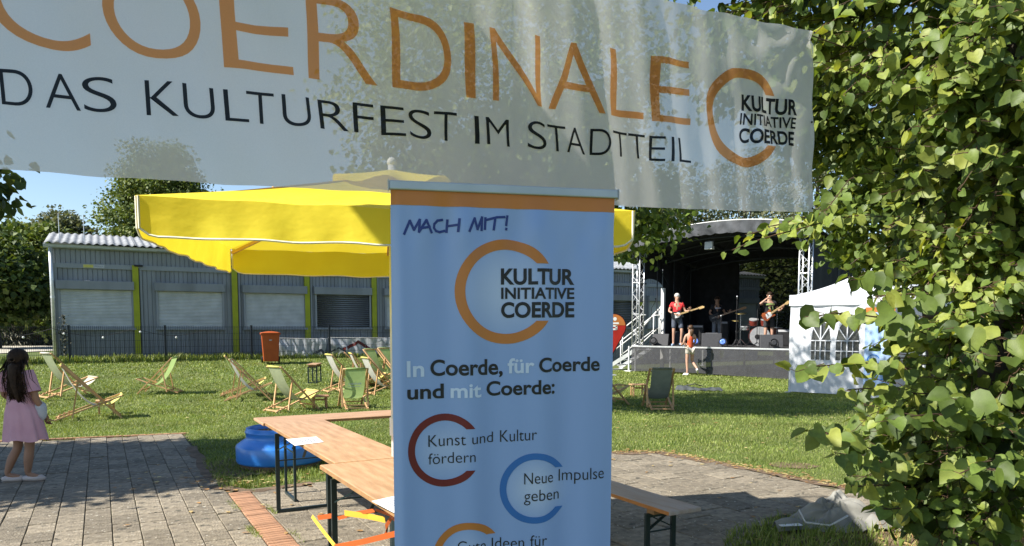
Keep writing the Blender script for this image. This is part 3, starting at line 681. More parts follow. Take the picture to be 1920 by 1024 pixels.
SB(MB().tube([(-.16, -.06, 0), (-.16, -.06, DK-.02)], .03, 8).b2(-.3, -.02, -.18, .06, 0, .025), 'corner_jack', 'whitepaint')
def truss(b, cx, cy, z0, z1, s=0.145, r=0.024):
    c = [(cx-s, cy-s), (cx+s, cy-s), (cx+s, cy+s), (cx-s, cy+s)]
    for (x, y) in c: b.tube([(x, y, z0), (x, y, z1)], r, 6)
    n = int((z1-z0)/0.29); h = (z1-z0)/n
    for k in range(n):
        for i in range(4):
            p, q = c[i], c[(i+1) % 4]
            if k % 2: p, q = q, p
            b.tube([(p[0], p[1], z0+k*h), (q[0], q[1], z0+(k+1)*h)], 0.011, 4, False)
    for z in (z0, z0+(z1-z0)*.33, z0+(z1-z0)*.66, z1):
        for i in range(4): p, q = c[i], c[(i+1) % 4]; b.tube([(*p, z), (*q, z)], 0.015, 4, False)
def arch(x, y): return 4.56+0.40*(1-((x-3.2)/3.4)**2)-0.13*y
for (x, y) in ((0, 0.25), (6.0, 0.25), (0, 5.25), (6.0, 5.25)): b = MB(); truss(b, x, y, DK, arch(x, y)-.22); SB(b, 'truss_tower', 'alu', smooth=True)
b = MB(); b.grid(40, 24, lambda u, v: (-0.35+6.7*u, -0.15+5.7*v, arch(-0.35+6.7*u, 5.7*v)+0.02*math.sin(u*29)*math.sin(v*3))); SB(b, 'roof_canopy', 'blackcloth', smooth=True, solid=0.02)
b = MB(); b.grid(110, 8, lambda u, v: (-0.4+6.8*u, -0.19-0.05*math.sin(u*61+2*v)*(1-v)-0.05*math.sin(u*23+v)*(1-v), arch(-0.4+6.8*u, 0)+0.05-0.36*(1-v)-0.035*abs(math.sin(u*PI*17))*(1-v))); SB(b, 'roof_valance', 'rooftarp', smooth=True)
SB(MB().tube([(-0.4+6.8*i/30, -0.17, arch(-0.4+6.8*i/30, 0)+0.07) for i in range(31)], 0.016, 6), 'edge_piping', 'whitepaint')
b = MB(); b.grid(4, 12, lambda u, v: (-0.37-0.02*math.sin(v*9), -0.15+5.7*v, arch(-0.37, 5.7*v)+0.04-0.4*(1-u))); SB(b, 'side_valance', 'rooftarp', smooth=True)
for j, y in enumerate((0.12, 1.9, 3.6, 5.2)):
    b = MB(); n = 24; P = [(-.2+6.4*i/n, y, arch(-.2+6.4*i/n, y)-.08) for i in range(n+1)]; Q = [(x, y, z-.32) for x, y, z in P]
    b.tube(P, .025, 5); b.tube(Q, .025, 5)
    for i in range(n): p, q = (P[i], Q[i+1]) if i % 2 else (Q[i], P[i+1]); b.tube([p, q], .010, 4, False)
    SB(b, 'roof_arch', 'fence')
for x in (0.0, 1.9, 4.1, 6.0): b = MB(); b.tube([(x, 0.12, arch(x, 0.12)-.1), (x, 5.2, arch(x, 5.2)-.1)], .03, 5); SB(b, 'roof_purlin', 'fence')
def gz(b, p, q, z0, z1f, n=26, ph=0.0, amp=0.03):
    p, q = Vector(p), Vector(q); d = (q-p); nn = Vector((-d.y, d.x)).normalized()
    b.grid(n, 6, lambda u, v: (*(p+d*u+nn*amp*math.sin(u*n*1.3+ph)), z0+(z1f((p+d*u).x, (p+d*u).y)-z0)*v))
zf = lambda x, y: arch(x, y)-0.06
b = MB(); gz(b, (-.02, 1.95), (-.02, 5.0), DK, zf); SB(b, 'side_gauze', 'blackcloth', smooth=True)
b = MB(); b.grid(10, 5, lambda u, v: (-.03+.02*math.sin(u*9), .38+1.55*u, 3.15+.22*(1-(2*u-1)**2)*(1-v)+(zf(0, .4)-3.15)*v)); SB(b, 'side_drape', 'blackcloth', smooth=True)
b = MB(); gz(b, (0.35, 5.3), (5.9, 5.3), DK, zf, 40); SB(b, 'back_gauze', 'gauze', smooth=True)
b = MB(); gz(b, (0.02, 4.6), (1.5, 5.2), DK, zf, 14, 1); SB(b, 'back_drape', 'blackcloth', smooth=True)
b = MB(); gz(b, (6.05, 0.5), (6.05, 5.2), 0.0, zf); SB(b, 'side_gauze', 'blackcloth', smooth=True)
b = MB()
for y in (1.4, 2.6, 3.9): b.tube([(0.08, y, DK), (0.08, y, 4.2)], .02, 5)
b.tube([(0.08, 1.4, 3.9), (0.08, 2.2, 3.2)], .015, 4); b.tube([(0.08, 3.9, 3.9), (0.08, 3.2, 3.1)], .015, 4); b.tube([(6.2, 2.5, 0), (6.2, 2.5, 3.9)], .03, 5); b.tube([(6.2, 4.0, 0), (6.2, 4.0, 3.6)], .03, 5); b.tube([(6.2, 2.5, 2.3), (6.2, 4.0, 2.3)], .03, 5); b.tube([(6.2, 2.5, 2.4), (6.2, 3.0, 3.7)], .015, 5)
SB(b, 'scaffold_frame', 'fence')
b = MB().b2(-.10, .06, .44, .5, 1.15, 2.35).b2(-.11, .07, .43, .51, 2.5, 3.4); SB(b, 'cable_cover', 'black')
# stage lamp hanging from the roof
xl = stg(1330, .4); lp = thing('flood_lamp', 'white flood lamp hanging under the middle of the stage roof', 'lamp', tuple(Vector((*(SA+SE*xl+SN*0.3), arch(xl, .3)-.75))), SRZ)
MB().b2(-.14, .14, -.09, .09, .06, .28).build('lamp_housing', M['bag'], lp, bevel=.02)
MB().b2(-.17, .17, -.02, .02, .28, .31).b2(-.02, .02, -.02, .02, .31, .62).b2(-.17, -.15, -.02, .02, .12, .3).b2(.15, .17, -.02, .02, .12, .3).build('bracket', M['black'], lp)
MB().b2(-.13, .13, -.10, .10, .03, .06).build('glass', M['white'], lp)
# stairs at the left side
st = thing('stage_stairs', 'aluminium steps with white tube handrails at the left end of the stage', 'stairs', (SA.x, SA.y, 0), SRZ)
for k in range(5):
    z = DK-.19*(k+1)+.02; x = -.12-.27*k
    MB().b2(x-.27, x, .42, 1.30, z-.03, z).build('tread', M['alu'], st)
for y in (.40, 1.32):
    MB().bar((-.02, y, DK-.08), (-1.5, y, .02), .03, .14).build('stringer', M['alu'], st)
    b = MB(); b.tube([(.25, y, DK+1.1), (0, y, DK+1.1), (-1.45, y, 1.05), (-1.55, y, .95)], .022, 6); b.tube([(0, y, DK+.55), (-1.45, y, .5)], .018, 6)
    for x, z0, z1 in ((.0, DK, DK+1.1), (-.75, .5, DK+.58), (-1.45, .0, 1.05)): b.tube([(x, y, z0), (x, y, z1)], .022, 6)
    b.build('handrail', M['whitepaint'], st, smooth=True)
b = MB(); b.tube([(.2, 1.4, DK), (.2, 1.4, 2.2)], .028, 6); b.tube([(-.9, 1.5, 1.30), (.2, 1.5, 2.35)], .03, 6); b.tube([(-.9, 1.5, .75), (.2, 1.5, 1.65)], .02, 6); b.tube([(.2, 1.5, DK), (.2, 1.5, 2.35)], .03, 6)
b.build('upper_rail', M['whitepaint'], st, smooth=True)
MB().b2(.02, .14, 1.78, 1.90, DK-.9, 3.05).build('white_column', M['whitepaint'], st)

# ================================================================== WHITE TENT
T0 = Vector((6.82, 18.2)); tent = thing('party_tent', 'white party tent with arched lattice windows, partly behind the linden leaves', 'tent', (T0.x, T0.y, 0), SRZ)
def zr(v): return 2.37
def tw(x, z, y=0.0, amp=1.0):
    return (x, y+amp*(0.012*math.sin(9*x+4*z)+0.018*math.sin(3*z+2*x)+0.015*math.sin(14*(x-z))*(0.4+0.6*abs(math.sin(3*x)))*math.sin(2*z)), z)
# windows: two arched openings in the front wall
wx = [(0.52, 0.98), (1.10, 1.62)]
def archz(x, a, b_): return 1.28+0.46*math.sqrt(max(0, 1-((x-(a+b_)/2)/((b_-a)/2))**2))
xs_ = sorted(set([round(.05*i, 3) for i in range(0, 39)]+[0.52, 0.98, 1.10, 1.62])); b = MB()
zs = [0.02, .2, .4, .6, .75]
for i in range(len(xs_)-1):
    x0, x1 = xs_[i], xs_[i+1]; xm = (x0+x1)/2; win = [w_ for w_ in wx if w_[0] < xm < w_[1]]
    if not win: cols = [[0.02+(2.35-.02)*k/14 for k in range(15)]]*2; runs = [cols]
    else:
        w_ = win[0]; runs = [[[.02+.80*k/6 for k in range(7)]]*2, [[archz(x0, *w_)+(2.35-archz(x0, *w_))*k/5 for k in range(6)], [archz(x1, *w_)+(2.35-archz(x1, *w_))*k/5 for k in range(6)]]]
    for L_, R_ in runs:
        o = len(b.v); n = len(L_); b.v += [tw(x0, z) for z in L_]+[tw(x1, z) for z in R_]; b.f += [(o+k, o+n+k, o+n+k+1, o+k+1) for k in range(n-1)]
b.build('front_wall', M['tent'], tent, smooth=True)
for (a_, b_) in wx:
    m_ = MB(); c = (a_+b_)/2; n = 14; pts = [(a_, .82)]+[(a_+(b_-a_)*i/n, archz(a_+(b_-a_)*i/n, a_, b_)) for i in range(n+1)]+[(b_, .82)]
    m_.add([(x, .025, z) for x, z in pts], [tuple(range(len(pts)))]); wnd = m_.build('window', M['tentwin'], tent)
    m_ = MB()
    m_.b2(c-.011, c+.011, -.03, .0, .82, 1.72).b2(a_, b_, -.031, .001, 1.27, 1.295).b2(a_, b_, -.031, .001, 1.03, 1.05)
    m_.bar((c, -.018, 1.29), (a_+.05, -.018, 1.60), .016, .02).bar((c, -.018, 1.29), (b_-.05, -.018, 1.60), .016, .02)
    m_.b2((a_+c)/2-.006, (a_+c)/2+.006, -.029, -.002, .82, 1.27).b2((b_+c)/2-.006, (b_+c)/2+.006, -.029, -.002, .82, 1.27)
    m_.build('lattice', M['tent'], wnd)
b = MB(); b.grid(24, 12, lambda u, v: (tw(3*u, 0)[0], 3.0, 0.02+2.33*v)); b.build('back_wall', M['tent'], tent, smooth=True)
for xx in (0.0, 3.0): b = MB(); b.grid(20, 10, lambda u, v: (xx+.01*math.sin(u*20), 3*u, 0.02+2.33*v)); b.build('side_wall', M['tent'], tent, smooth=True)
b = MB(); n = 14
for (p, q) in (((0, 0), (3, 0)), ((3, 0), (3, 3)), ((3, 3), (0, 3)), ((0, 3), (0, 0))):
    def f(u, v): 
        x, y = p[0]+(q[0]-p[0])*u, p[1]+(q[1]-p[1])*u; return (x+(1.5-x)*v, y+(1.5-y)*v, 2.36+0.78*v-0.10*math.sin(PI*v)-.03*math.sin(PI*u)*(1-v))
    b.grid(n, n, f)
b.build('tent_roof', M['tent'], tent, smooth=True)
b = MB()
for (p, q) in (((-.02, -.03), (3.02, -.03)), ((-.03, 3), (-.03, -.03))):
    b.grid(40, 4, lambda u, v: (p[0]+(q[0]-p[0])*u, p[1]+(q[1]-p[1])*u-0.01*math.sin(u*30)*(1-v), 2.12+.26*v))
b.build('valance', M['tent'], tent, smooth=True)
for (x, y) in ((0.03, .03), (2.97, .03), (.03, 2.97), (2.97, 2.97), (1.92, .03)): MB().b2(x-.018, x+.018, y-.018, y+.018, 0, 2.3).build('tent_pole', M['alu'], tent)
MB().b2(-.06, .06, -.07, .07, 0, .012).build('base_plate', M['alu'], tent)
# roll-up inside the tent opening
tr = thing('rollup_display', 'light blue roll-up display standing at the tent opening behind leaves', 'display', tuple(Vector((*(T0+SE*1.78-SN*0.12), 0.0))), SRZ)
MB().b2(0, .62, -.01, .0, .12, 2.05).build('print_sheet', M['sl_white'], tr); tr.children[0].data.materials.clear()
m_ = mat('light blue print', (0.28, 0.44, 0.72), 0.5, (0.45, 0.58, 0.8), 3); tr.children[0].data.materials.append(m_)
MB().b2(0, .62, -.013, -.0105, 1.94, 2.05).build('top_band', M['flagorange'], tr)
MB().b2(-.02, .64, -.10, .10, 0, .10).build('cassette', M['whitepaint'], tr)
Print().ring(.20, .85, .14, .115, .05).ring(.36, .55, .14, .115, .05).build('ring_print', M['blueglaze'], tr, lambda x, y: Vector((x, -.0125, y)), 0)
# low kerb-like orange and white box at the tent foot
pz = gnd(1612, 742); bx_ = thing('tent_footing', 'low orange topped white ballast box at the foot of the tent', 'box', (pz.x, pz.y, 0), SRZ)
MB().b2(0, .8, 0, .35, 0, .09).build('ballast', M['whitepaint'], bx_, bevel=.01); MB().b2(0.0, .5, 0.0, .34, .091, .115).build('lid', M['flagorange'], bx_)
# ================================================================== PARASOL
ua = R(11.0); UW = Vector((math.cos(ua), math.sin(ua))); UD = Vector((-math.sin(ua), math.cos(ua))); US = 2.42
nl = at(252, 366, 3.45); pc = Vector((nl.x, nl.y))+UW*US/2+UD*US/2
par = thing('parasol', 'big square yellow parasol with white piped valance behind the banners', 'parasol', (pc.x, pc.y, 0), ua)
ZE, ZA = nl.z, 2.60; h2 = US/2
for k in range(4):
    A = [(-h2, -h2), (h2, -h2), (h2, h2), (-h2, h2)][k]; B = [(-h2, -h2), (h2, -h2), (h2, h2), (-h2, h2)][(k+1) % 4]
    nx_, ny_ = (A[0]+B[0])/2/h2, (A[1]+B[1])/2/h2
    def f(u, v):
        x, y = A[0]+(B[0]-A[0])*u, A[1]+(B[1]-A[1])*u; e = -0.05*math.sin(PI*u)
        wv = 0.005*math.sin(u*37+k)*(1-v)*math.sin(PI*u)
        return (x*(1-v)-nx_*0.05*math.sin(PI*u)*(1-v), y*(1-v)-ny_*0.05*math.sin(PI*u)*(1-v), ZE+(ZA-ZE)*v-0.055*math.sin(PI*v)*(0.4+.6*math.sin(PI*u))+wv+e*0.3*(1-v))
    b = MB(); b.grid(30, 14, f); b.build('canopy_panel', M['yellow'], par, smooth=True)
    # valance piece, rounded at its lower corners, a slit at each corner
    b = MB(); trim = []; nu = 60; hv = 0.185; inw = 0.05
    def vf(u, v):
        c = 1.0; e = min(u, 1-u)*US
        if e < 0.10: c = 1-(1-math.sqrt(max(0, 1-((0.10-e)/0.10)**2)))*0.42
        d = hv*c*v; x, y, z = f(u, 0); s = -0.055*v*math.sin(PI*u)*(1 if k == 0 else 0.6)+0.007*v*math.sin(u*23+k*2)+0.005*v*math.sin(u*71)
        return (x-nx_*s, y-ny_*s, z-d)
    b.grid(nu, 6, lambda u, v: vf(0.006+.988*u, v)); vl = b.build('valance', M['yellow'], par, smooth=True)
    P = [vf(0.006, i/6) for i in range(7)]+[vf(0.006+.988*i/nu, 1) for i in range(1, nu)]+[vf(.994, 1-i/6) for i in range(7)]
    MB().tube(P, 0.0055, 4).build('piping', M['trim'], vl)
b = MB()
def capf(u, v):
    a = 2*PI*u; r = 0.37*v/(abs(math.cos(a))**4+abs(math.sin(a))**4)**.25
    return (r*math.cos(a), r*math.sin(a), ZA+0.03-0.125*v+0.028*math.sin(a*7+1)*v*v-0.012*math.sin(3*a)*v)
b.grid(64, 8, capf); b.build('vent_cap', M['yellow'], par, smooth=True)
MB().ball((0, 0, ZA+.075), 0.032, 10).build('finial', M['whitepaint'], par, smooth=True)
MB().tube([(0, 0, 0.05), (0, 0, ZA+.06)], 0.026, 12).build('pole', M['pole'], par, smooth=True)
MB().tube([(0, 0, 0.9), (0, 0, 1.02)], 0.036, 12).build('collar', M['whitepaint'], par)
MB().b2(-.3, .3, -.3, .3, 0, .05).tube([(0, 0, .05), (0, 0, .35)], .04, 10).build('base_plate', M['legsteel'], par)
for k in range(8):
    a = PI/4*k; L = h2*(1.414 if k % 2 else 1.0); b = MB()
    b.bar((0, 0, ZA-.02), (math.cos(a)*L*.985, math.sin(a)*L*.985, ZE-.03), .018, .022).bar((0, 0, 2.15), (math.cos(a)*L*.55, math.sin(a)*L*.55, ZA-.02-(ZA-ZE)*.55), .014, .014); b.build('rib', M['pine'], par)

# added unseen canvas sail stretched high over the place where the photographer stands; put in and shaped only to shade the roll-up and the bench
SP = [(-4.3, .85), (-2.85, 2.6), (-2.7, 3.15), (-1.92, 3.75), (-1.9, 5.15), (-1.4, 5.2), (-1.3, 4.2), (-1.5, 3.2), (-1.55, 2.4), (-1.45, 1.3), (-2.2, .2), (-4.0, -.3)]
blocker = thing('shade_blocker', 'added unseen canvas shade sail stretched high above the roll-up display', 'shade sail', (-2.4, 2.4, 4.3))
b = MB(); b.prism([(x+2.4, y-2.4) for x, y in SP], .01, lambda x, y, z: Vector((x, y, z+.03*x))); b.build('blocker_cloth', M['tarpgrey'], blocker)
b = MB(); b.tube([(-1.9, -1.55, 0), (-4.3, -3.6, .6)], .012, 5).tube([(.2, -2.2, .05), (1.6, -4.2, .7)], .012, 5).tube([(.95, 2.8, 0), (4.4, 2.6, 1.4)], .012, 5).tube([(-.1, 2.75, 0), (-3.6, 3.9, 1.4)], .012, 5); b.build('blocker_rope', M['white'], blocker)

# ================================================================== OVERHEAD BANNER
BU = ray(3492, 494).normalized(); BN = BU.cross(Vector((0, 0, 1))).normalized(); BW = BN.cross(BU); 
if BW.z < 0: BW = -BW
if BN.y > 0: BN = -BN
PR = at(1520, 398, 4.2)
def bst(px, py): p = hit(px, py, PR, BN)-PR; return p.dot(BU), p.dot(BW)
bot = sorted([bst(*p) for p in ((-420, 300), (0, 318), (375, 343), (727, 364), (1180, 386), (1400, 395), (1520, 398))])
top_ = sorted([bst(*p) for p in ((1524, 61), (1400, 32), (1250, -2), (900, -76))])
bx, by = zip(*bot); tx, ty = zip(*top_)
sl_ = (ty[-1]-ty[0])/(tx[-1]-tx[0]); s_lo = -4.35
tx = (s_lo,)+tx; ty = (ty[0]+sl_*(s_lo-tx[1]),)+ty
s_hi = 0.0; sR = top_[-1][0]
def bedge(s): return float(np.interp(s, bx, by)), float(np.interp(s, tx, ty))
def bdisp(s, t):
    lo, hi = bedge(min(s, 0)); v = (t-lo)/(hi-lo); d = 0.010*math.sin(s*13+1.5*t)*(.5+.5*math.sin(s*3.1))+0.006*math.sin(s*31+t*3)+.02*math.sin(s*1.9+.5)
    d += 0.007*math.sin((s+t)*17+1)+0.012*math.sin((s*0.5+t*1.2)*9)*math.exp(-((s+3.2)/.9)**2)
    r = math.hypot(s-0.0, (t-hi)); an = math.atan2(hi-t, -s+1e-6); d += 0.022*math.sin(an*11)*math.exp(-r/.32)
    r2 = math.hypot(s, t-lo); an = math.atan2(t-lo, -s+1e-6); d += 0.012*math.sin(an*10)*math.exp(-r2/.28)
    return d
def bp(s, t, off=0.0): return PR+BU*s+BW*t+BN*(bdisp(s, t)+off)
m = bpy.data.materials.new('see-through banner cloth'); m.use_nodes = True; n = m.node_tree.nodes; L = m.node_tree.links
p_ = n['Principled BSDF']; p_.inputs['Base Color'].default_value = (.64, .65, .66, 1); p_.inputs['Roughness'].default_value = .55
tr_ = n.new('ShaderNodeBsdfTranslucent'); tr_.inputs[0].default_value = (.70, .69, .67, 1); tp = n.new('ShaderNodeBsdfTransparent')
tc = n.new('ShaderNodeTexCoord'); nz = n.new('ShaderNodeTexNoise'); nz.inputs['Scale'].default_value = 260; nz.inputs['Detail'].default_value = 1
m1 = n.new('ShaderNodeMixShader'); m1.inputs[0].default_value = .55; m2 = n.new('ShaderNodeMixShader'); mr = n.new('ShaderNodeMapRange'); mr.inputs[3].default_value = .15; mr.inputs[4].default_value = .25
L.new(tc.outputs['Object'], nz.inputs['Vector']); L.new(nz.outputs[0], mr.inputs[0]); L.new(mr.outputs[0], m2.inputs[0])
L.new(p_.outputs[0], m1.inputs[1]); L.new(tr_.outputs[0], m1.inputs[2]); L.new(m1.outputs[0], m2.inputs[1]); L.new(tp.outputs[0], m2.inputs[2]); L.new(m2.outputs[0], n['Material Output'].inputs[0])
M['banner'] = m
M['ink_orange'] = inkmat('orange banner ink', (.95, .50, .22)); M['ink_black'] = inkmat('black banner ink', (.055, .065, .075))
ban = thing('overhead_banner', 'wide see-through white banner with orange and black festival lettering hung overhead', 'banner', tuple(PR))
b = MB(); NU_, NV_ = 90, 24
def bf(u, v): s = s_lo+(0-s_lo)*u; lo, hi = bedge(s); return bp(s, lo+(hi-lo)*v)
b.grid(NU_, NV_, bf); b.build('cloth', M['banner'], ban, smooth=True, world=True)
b = MB(); b.grid(1, NV_, lambda u, v: bp(-0.028*(1-u), bedge(0)[0]+(bedge(0)[1]-bedge(0)[0])*v, .002)); b.build('side_hem', M['banner'], ban, world=True)
b = MB(); 
for yy in (231, 66, 392): q = bst(1517, yy); c = bp(q[0]-.004, q[1], .004); b.tube([c, c+BN*.004], .006, 8)
b.build('eyelet', M['black'], ban, world=True)
# orange line, letter by letter (left and right edge at the foot of each letter)
def tline(pts):
    q = sorted(bst(*p) for p in pts); k = (q[-1][1]-q[0][1])/(q[-1][0]-q[0][0]); return lambda s: q[0][1]+k*(s-q[0][0])
b1 = tline([(419, 131), (1300, 235)]); t1 = tline([(727, 17), (1230, 101)])
b2_ = tline([(30, 197), (1290, 305)]); t2 = tline([(10, 127), (1230, 252)])
def letter(pr, ch, pl, prr, fb, ft, bl, bold):
    s0, s1 = bst(pl, bl(pl))[0], bst(prr, bl(prr))[0]; y0, y1 = fb(s0), fb(s1); cap = ft((s0+s1)/2)-fb((s0+s1)/2)
    v, f = glyphs(ch, bold); ymin = min(q[1] for q in v); ymax = max(q[1] for q in v)
    Print().text(ch, s0, s1, y0, y1, cap, bold).build('letter', M[pr], ban, lambda s, t: bp(s, t, .004), 0.05, True)
py1 = lambda x: 131+.118*(x-419); py2 = lambda x: 197+.0857*(x-30)
for ch, l, r in (('C', -18, 172), ('O', 199, 382), ('E', 419, 549), ('R', 578, 706), ('D', 733, 848), ('I', 874, 892), ('N', 923, 1018), ('A', 1033, 1135), ('L', 1148, 1211), ('E', 1228, 1299)):
    letter('ink_orange', ch, l, r, b1, t1, py1, -0.010)
for ch, l, r in (('D', 3, 64), ('A', 86, 152), ('S', 158, 220), ('K', 275, 334), ('U', 344, 403), ('L', 421, 465), ('T', 463, 514), ('U', 528, 580), ('R', 597, 651), ('F', 661, 700), ('E', 713, 757), ('S', 765, 809), ('T', 814, 855),
                 ('I', 890, 898), ('M', 911, 956), ('S', 988, 1025), ('T', 1029, 1065), ('A', 1065, 1103), ('D', 1111, 1145), ('T', 1150, 1181), ('T', 1184, 1216), ('E', 1225, 1252), ('I', 1261, 1266), ('L', 1275, 1299)):
    letter('ink_black', ch, l, r, b2_, t2, py2, -0.012)
def lgt(pr, t, xl, yl, xr, yr, cl, bold=.018):
    s0, y0 = bst(xl, yl); s1, y1 = bst(xr, yr); _, yt = bst(xl, cl); Print().text(t, s0, s1, y0, y1, yt-y0, bold).build('word', M['ink_black'], ban, lambda s, t: bp(s, t, .004), 0.05, True)
lgt(0, 'KULTUR', 1391, 206, 1490, 217, 178, .03); lgt(0, 'INITIATIVE', 1390, 232, 1489, 242, 212, .02); lgt(0, 'COERDE', 1390, 265, 1488, 273, 240, .03)
cT = bst(1397, 126)[1]; cB = bst(1397, 313)[1]; cL = bst(1327, 219)[0]; cR_ = (cT-cB)/2; cx_ = bst(1397, 219)[0]
pr = Print().ring(cx_, (cT+cB)/2, cR_, cR_*.80, cR_*.52)
pr.v = [((x-cx_)*((cx_-cL)/cR_)+cx_, y) for x, y in pr.v]
pr.build('ring_mark', M['ink_orange'], ban, lambda s, t: bp(s, t, .004), 0.05, True)
rp = MB(); c0 = bp(0, bedge(0)[1]-.01, 0); rp.tube([c0, c0+Vector((.4, .5, .12)), c0+Vector((1.0, 1.1, .3))], .004, 5); rp.build('tie_rope', M['twig'], ban, world=True)

# ================================================================== ROLL-UP DISPLAY
RA = at(737, 733, 2.53); RB = at(1149, 733, 2.71); RUv = Vector((RB.x-RA.x, RB.y-RA.y, 0)); RW_ = RUv.length; RUv.normalize(); RN = Vector((RUv.y, -RUv.x, 0))
ru = thing('rollup_display', 'tall light blue roll-up display with orange ring logo and black lettering in the middle', 'display', (RA.x, RA.y, 0), math.atan2(RUv.y, RUv.x))
def rst(px, py): p = hit(px, py, RA, RN)-Vector((RA.x, RA.y, 0)); return p.dot(RUv), p.z
RT = rst(940, 362)[1]
def rdisp(s, z):
    e = s/RW_; k = min(1, (RT-z)/.12)
    d = (0.009*math.sin(e*21+.8+.3*math.sin(z*2))+0.0045*math.sin(e*37+z*1.2))*k+0.003*math.sin(z*2.4+e*5)*k
    d += -0.030*math.exp(-(s/0.020)**2*1.2)*k-0.012*math.exp(-((RW_-s)/0.03)**2)*k
    d += 0.006*math.sin(e*40+2)*math.exp(-((RT-z-.13)/.07)**2)
    return d
def rf(s, z, off=0.0): return Vector((s, -rdisp(s, z)-off, z))
m = bpy.data.materials.new('printed light blue film'); m.use_nodes = True; n = m.node_tree.nodes; L = m.node_tree.links; p_ = n['Principled BSDF']
p_.inputs['Roughness'].default_value = .33; p_.inputs['Specular IOR Level'].default_value = .5
tc = n.new('ShaderNodeTexCoord'); prev = None
base = n.new('ShaderNodeRGB'); base.outputs[0].default_value = (.26, .375, .655, 1); col = base.outputs[0]
for (px, py, rad, st_) in ((948, 547, .22, .55), (834, 845, .14, .40), (1003, 915, .15, .62), (878, 1045, .14, .4)):
    s, z = rst(px, py); vm = n.new('ShaderNodeVectorMath'); vm.operation = 'DISTANCE'; vm.inputs[1].default_value = (s, 0, z); L.new(tc.outputs['Object'], vm.inputs[0])
    r_ = n.new('ShaderNodeMapRange'); r_.inputs[1].default_value = 0; r_.inputs[2].default_value = rad; r_.inputs[3].default_value = st_; r_.inputs[4].default_value = 0; r_.interpolation_type = 'SMOOTHSTEP'; L.new(vm.outputs['Value'], r_.inputs[0])
    mx = n.new('ShaderNodeMix'); mx.data_type = 'RGBA'; mx.inputs['B'].default_value = (.62, .68, .82, 1); L.new(r_.outputs[0], mx.inputs['Factor']); L.new(col, mx.inputs['A']); col = mx.outputs['Result']
L.new(col, p_.inputs['Base Color']); M['film'] = m
def inkp(nm, c): return mat(nm, c, .4, tuple(v*.92 for v in c), 3, spec=.4)
M['pr_black'] = inkp('black print', (.008, .009, .012)); M['pr_orange'] = inkp('orange print', (.55, .19, .04)); M['pr_navy'] = inkp('navy print', (.012, .035, .20))
M['pr_white'] = inkp('pale print', (.62, .70, .86)); M['pr_red'] = inkp('dark red print', (.16, .012, .014)); M['pr_blue'] = inkp('mid blue print', (.03, .15, .45))
b = MB(); b.grid(70, 60, lambda u, v: rf(RW_*u, .10+(RT-.10)*v)); fm = b.build('film', M['film'], ru, smooth=True)
zt0 = RT; zb0 = RT-(rst(940, 362)[1]-rst(940, 391)[1])
pr = Print().poly([(0.001, zb0), (RW_-.001, zb0), (RW_-.001, RT-.001), (.001, RT-.001)]); pr.build('orange_band', M['pr_orange'], ru, lambda s, z: rf(s, z, .001), .0125)
def rtext(pr, t, xl, yl, xr, yr, cappx, bold=0.0):
    s0, z0 = rst(xl, yl); s1, z1 = rst(xr, yr); _, zc = rst(xl, yl-cappx); Print().text(t, s0, s1, z0, z1, zc-z0, bold).build('word', M[pr], ru, lambda s, z: rf(s, z, .0016), .0125)
pb = 'pr_black'
rtext(pb, 'KULTUR', 939.5, 532.5, 1077, 533, 28, .032); rtext(pb, 'INITIATIVE', 940, 560, 1077, 560, 20, .026); rtext(pb, 'COERDE', 940, 595, 1077, 594, 27, .032)
C2 = lambda x, y: (720+x/2.813, 660+y/2.813)
def rt2(pr, t, x0, y0, x1, y1, cap, bold): a = C2(x0, y0); c = C2(x1, y1); rtext(pr, t, a[0], a[1], c[0], c[1], cap/2.813, bold)
rt2(pb, 'Coerde,', 246, 125, 628, 117, 80, .022); rt2(pb, 'Coerde', 813, 105, 1133, 96, 72, .022); rt2(pb, 'und', 123, 250, 318, 243, 74, .022); rt2(pb, 'Coerde:', 543, 231, 900, 217, 72, .022)
thin = -0.006
for t, x0, y0, x1, y1, cap in (('Kunst', 235, 503, 430, 490, 62), ('und', 463, 486, 578, 477, 56), ('Kultur', 615, 477, 803, 463, 62), ('fördern', 235, 596, 481, 578, 58),
                               ('Neue', 739, 699, 891, 686, 60), ('Impulse', 925, 682, 1157, 664, 62), ('geben', 738, 790, 925, 776, 60), ('Gute', 388, 1056, 538, 1046, 58), ('Ideen', 572, 1043, 738, 1030, 58), ('für', 770, 1026, 858, 1018, 58)):
    rt2(pb, t, x0, y0, x1, y1, cap, thin)
pw = 'pr_white'; rt2(pw, 'In', 120, 131, 213, 128, 80, .022); rt2(pw, 'für', 653, 111, 790, 107, 74, .022); rt2(pw, 'mit', 353, 242, 513, 236, 72, .022)
C8 = lambda x, y: rst(720+x/2.843, 320+y/2.843)
pn = Print()
for S_ in ([(108, 338), (138, 266), (160, 316), (190, 262), (186, 328)], [(186, 328), (226, 264), (255, 330)], [(196, 308), (246, 300)], [(314, 260), (288, 264), (270, 284), (268, 304), (280, 320), (300, 325), (326, 318)], [(340, 262), (336, 326)], [(400, 260), (393, 326)], [(338, 294), (397, 290)],
           [(452, 326), (482, 255), (498, 314), (523, 248), (521, 318)], [(541, 252), (539, 312)], [(546, 263), (600, 250), (644, 248)], [(592, 256), (584, 316)], [(658, 242), (652, 292)], [(653, 308), (652, 315)]):
    pn.line([C8(*q) for q in S_], 0.0085)
pn.build('handwritten_heading', M['pr_navy'], ru, lambda s, z: rf(s, z, .0016), .0125)
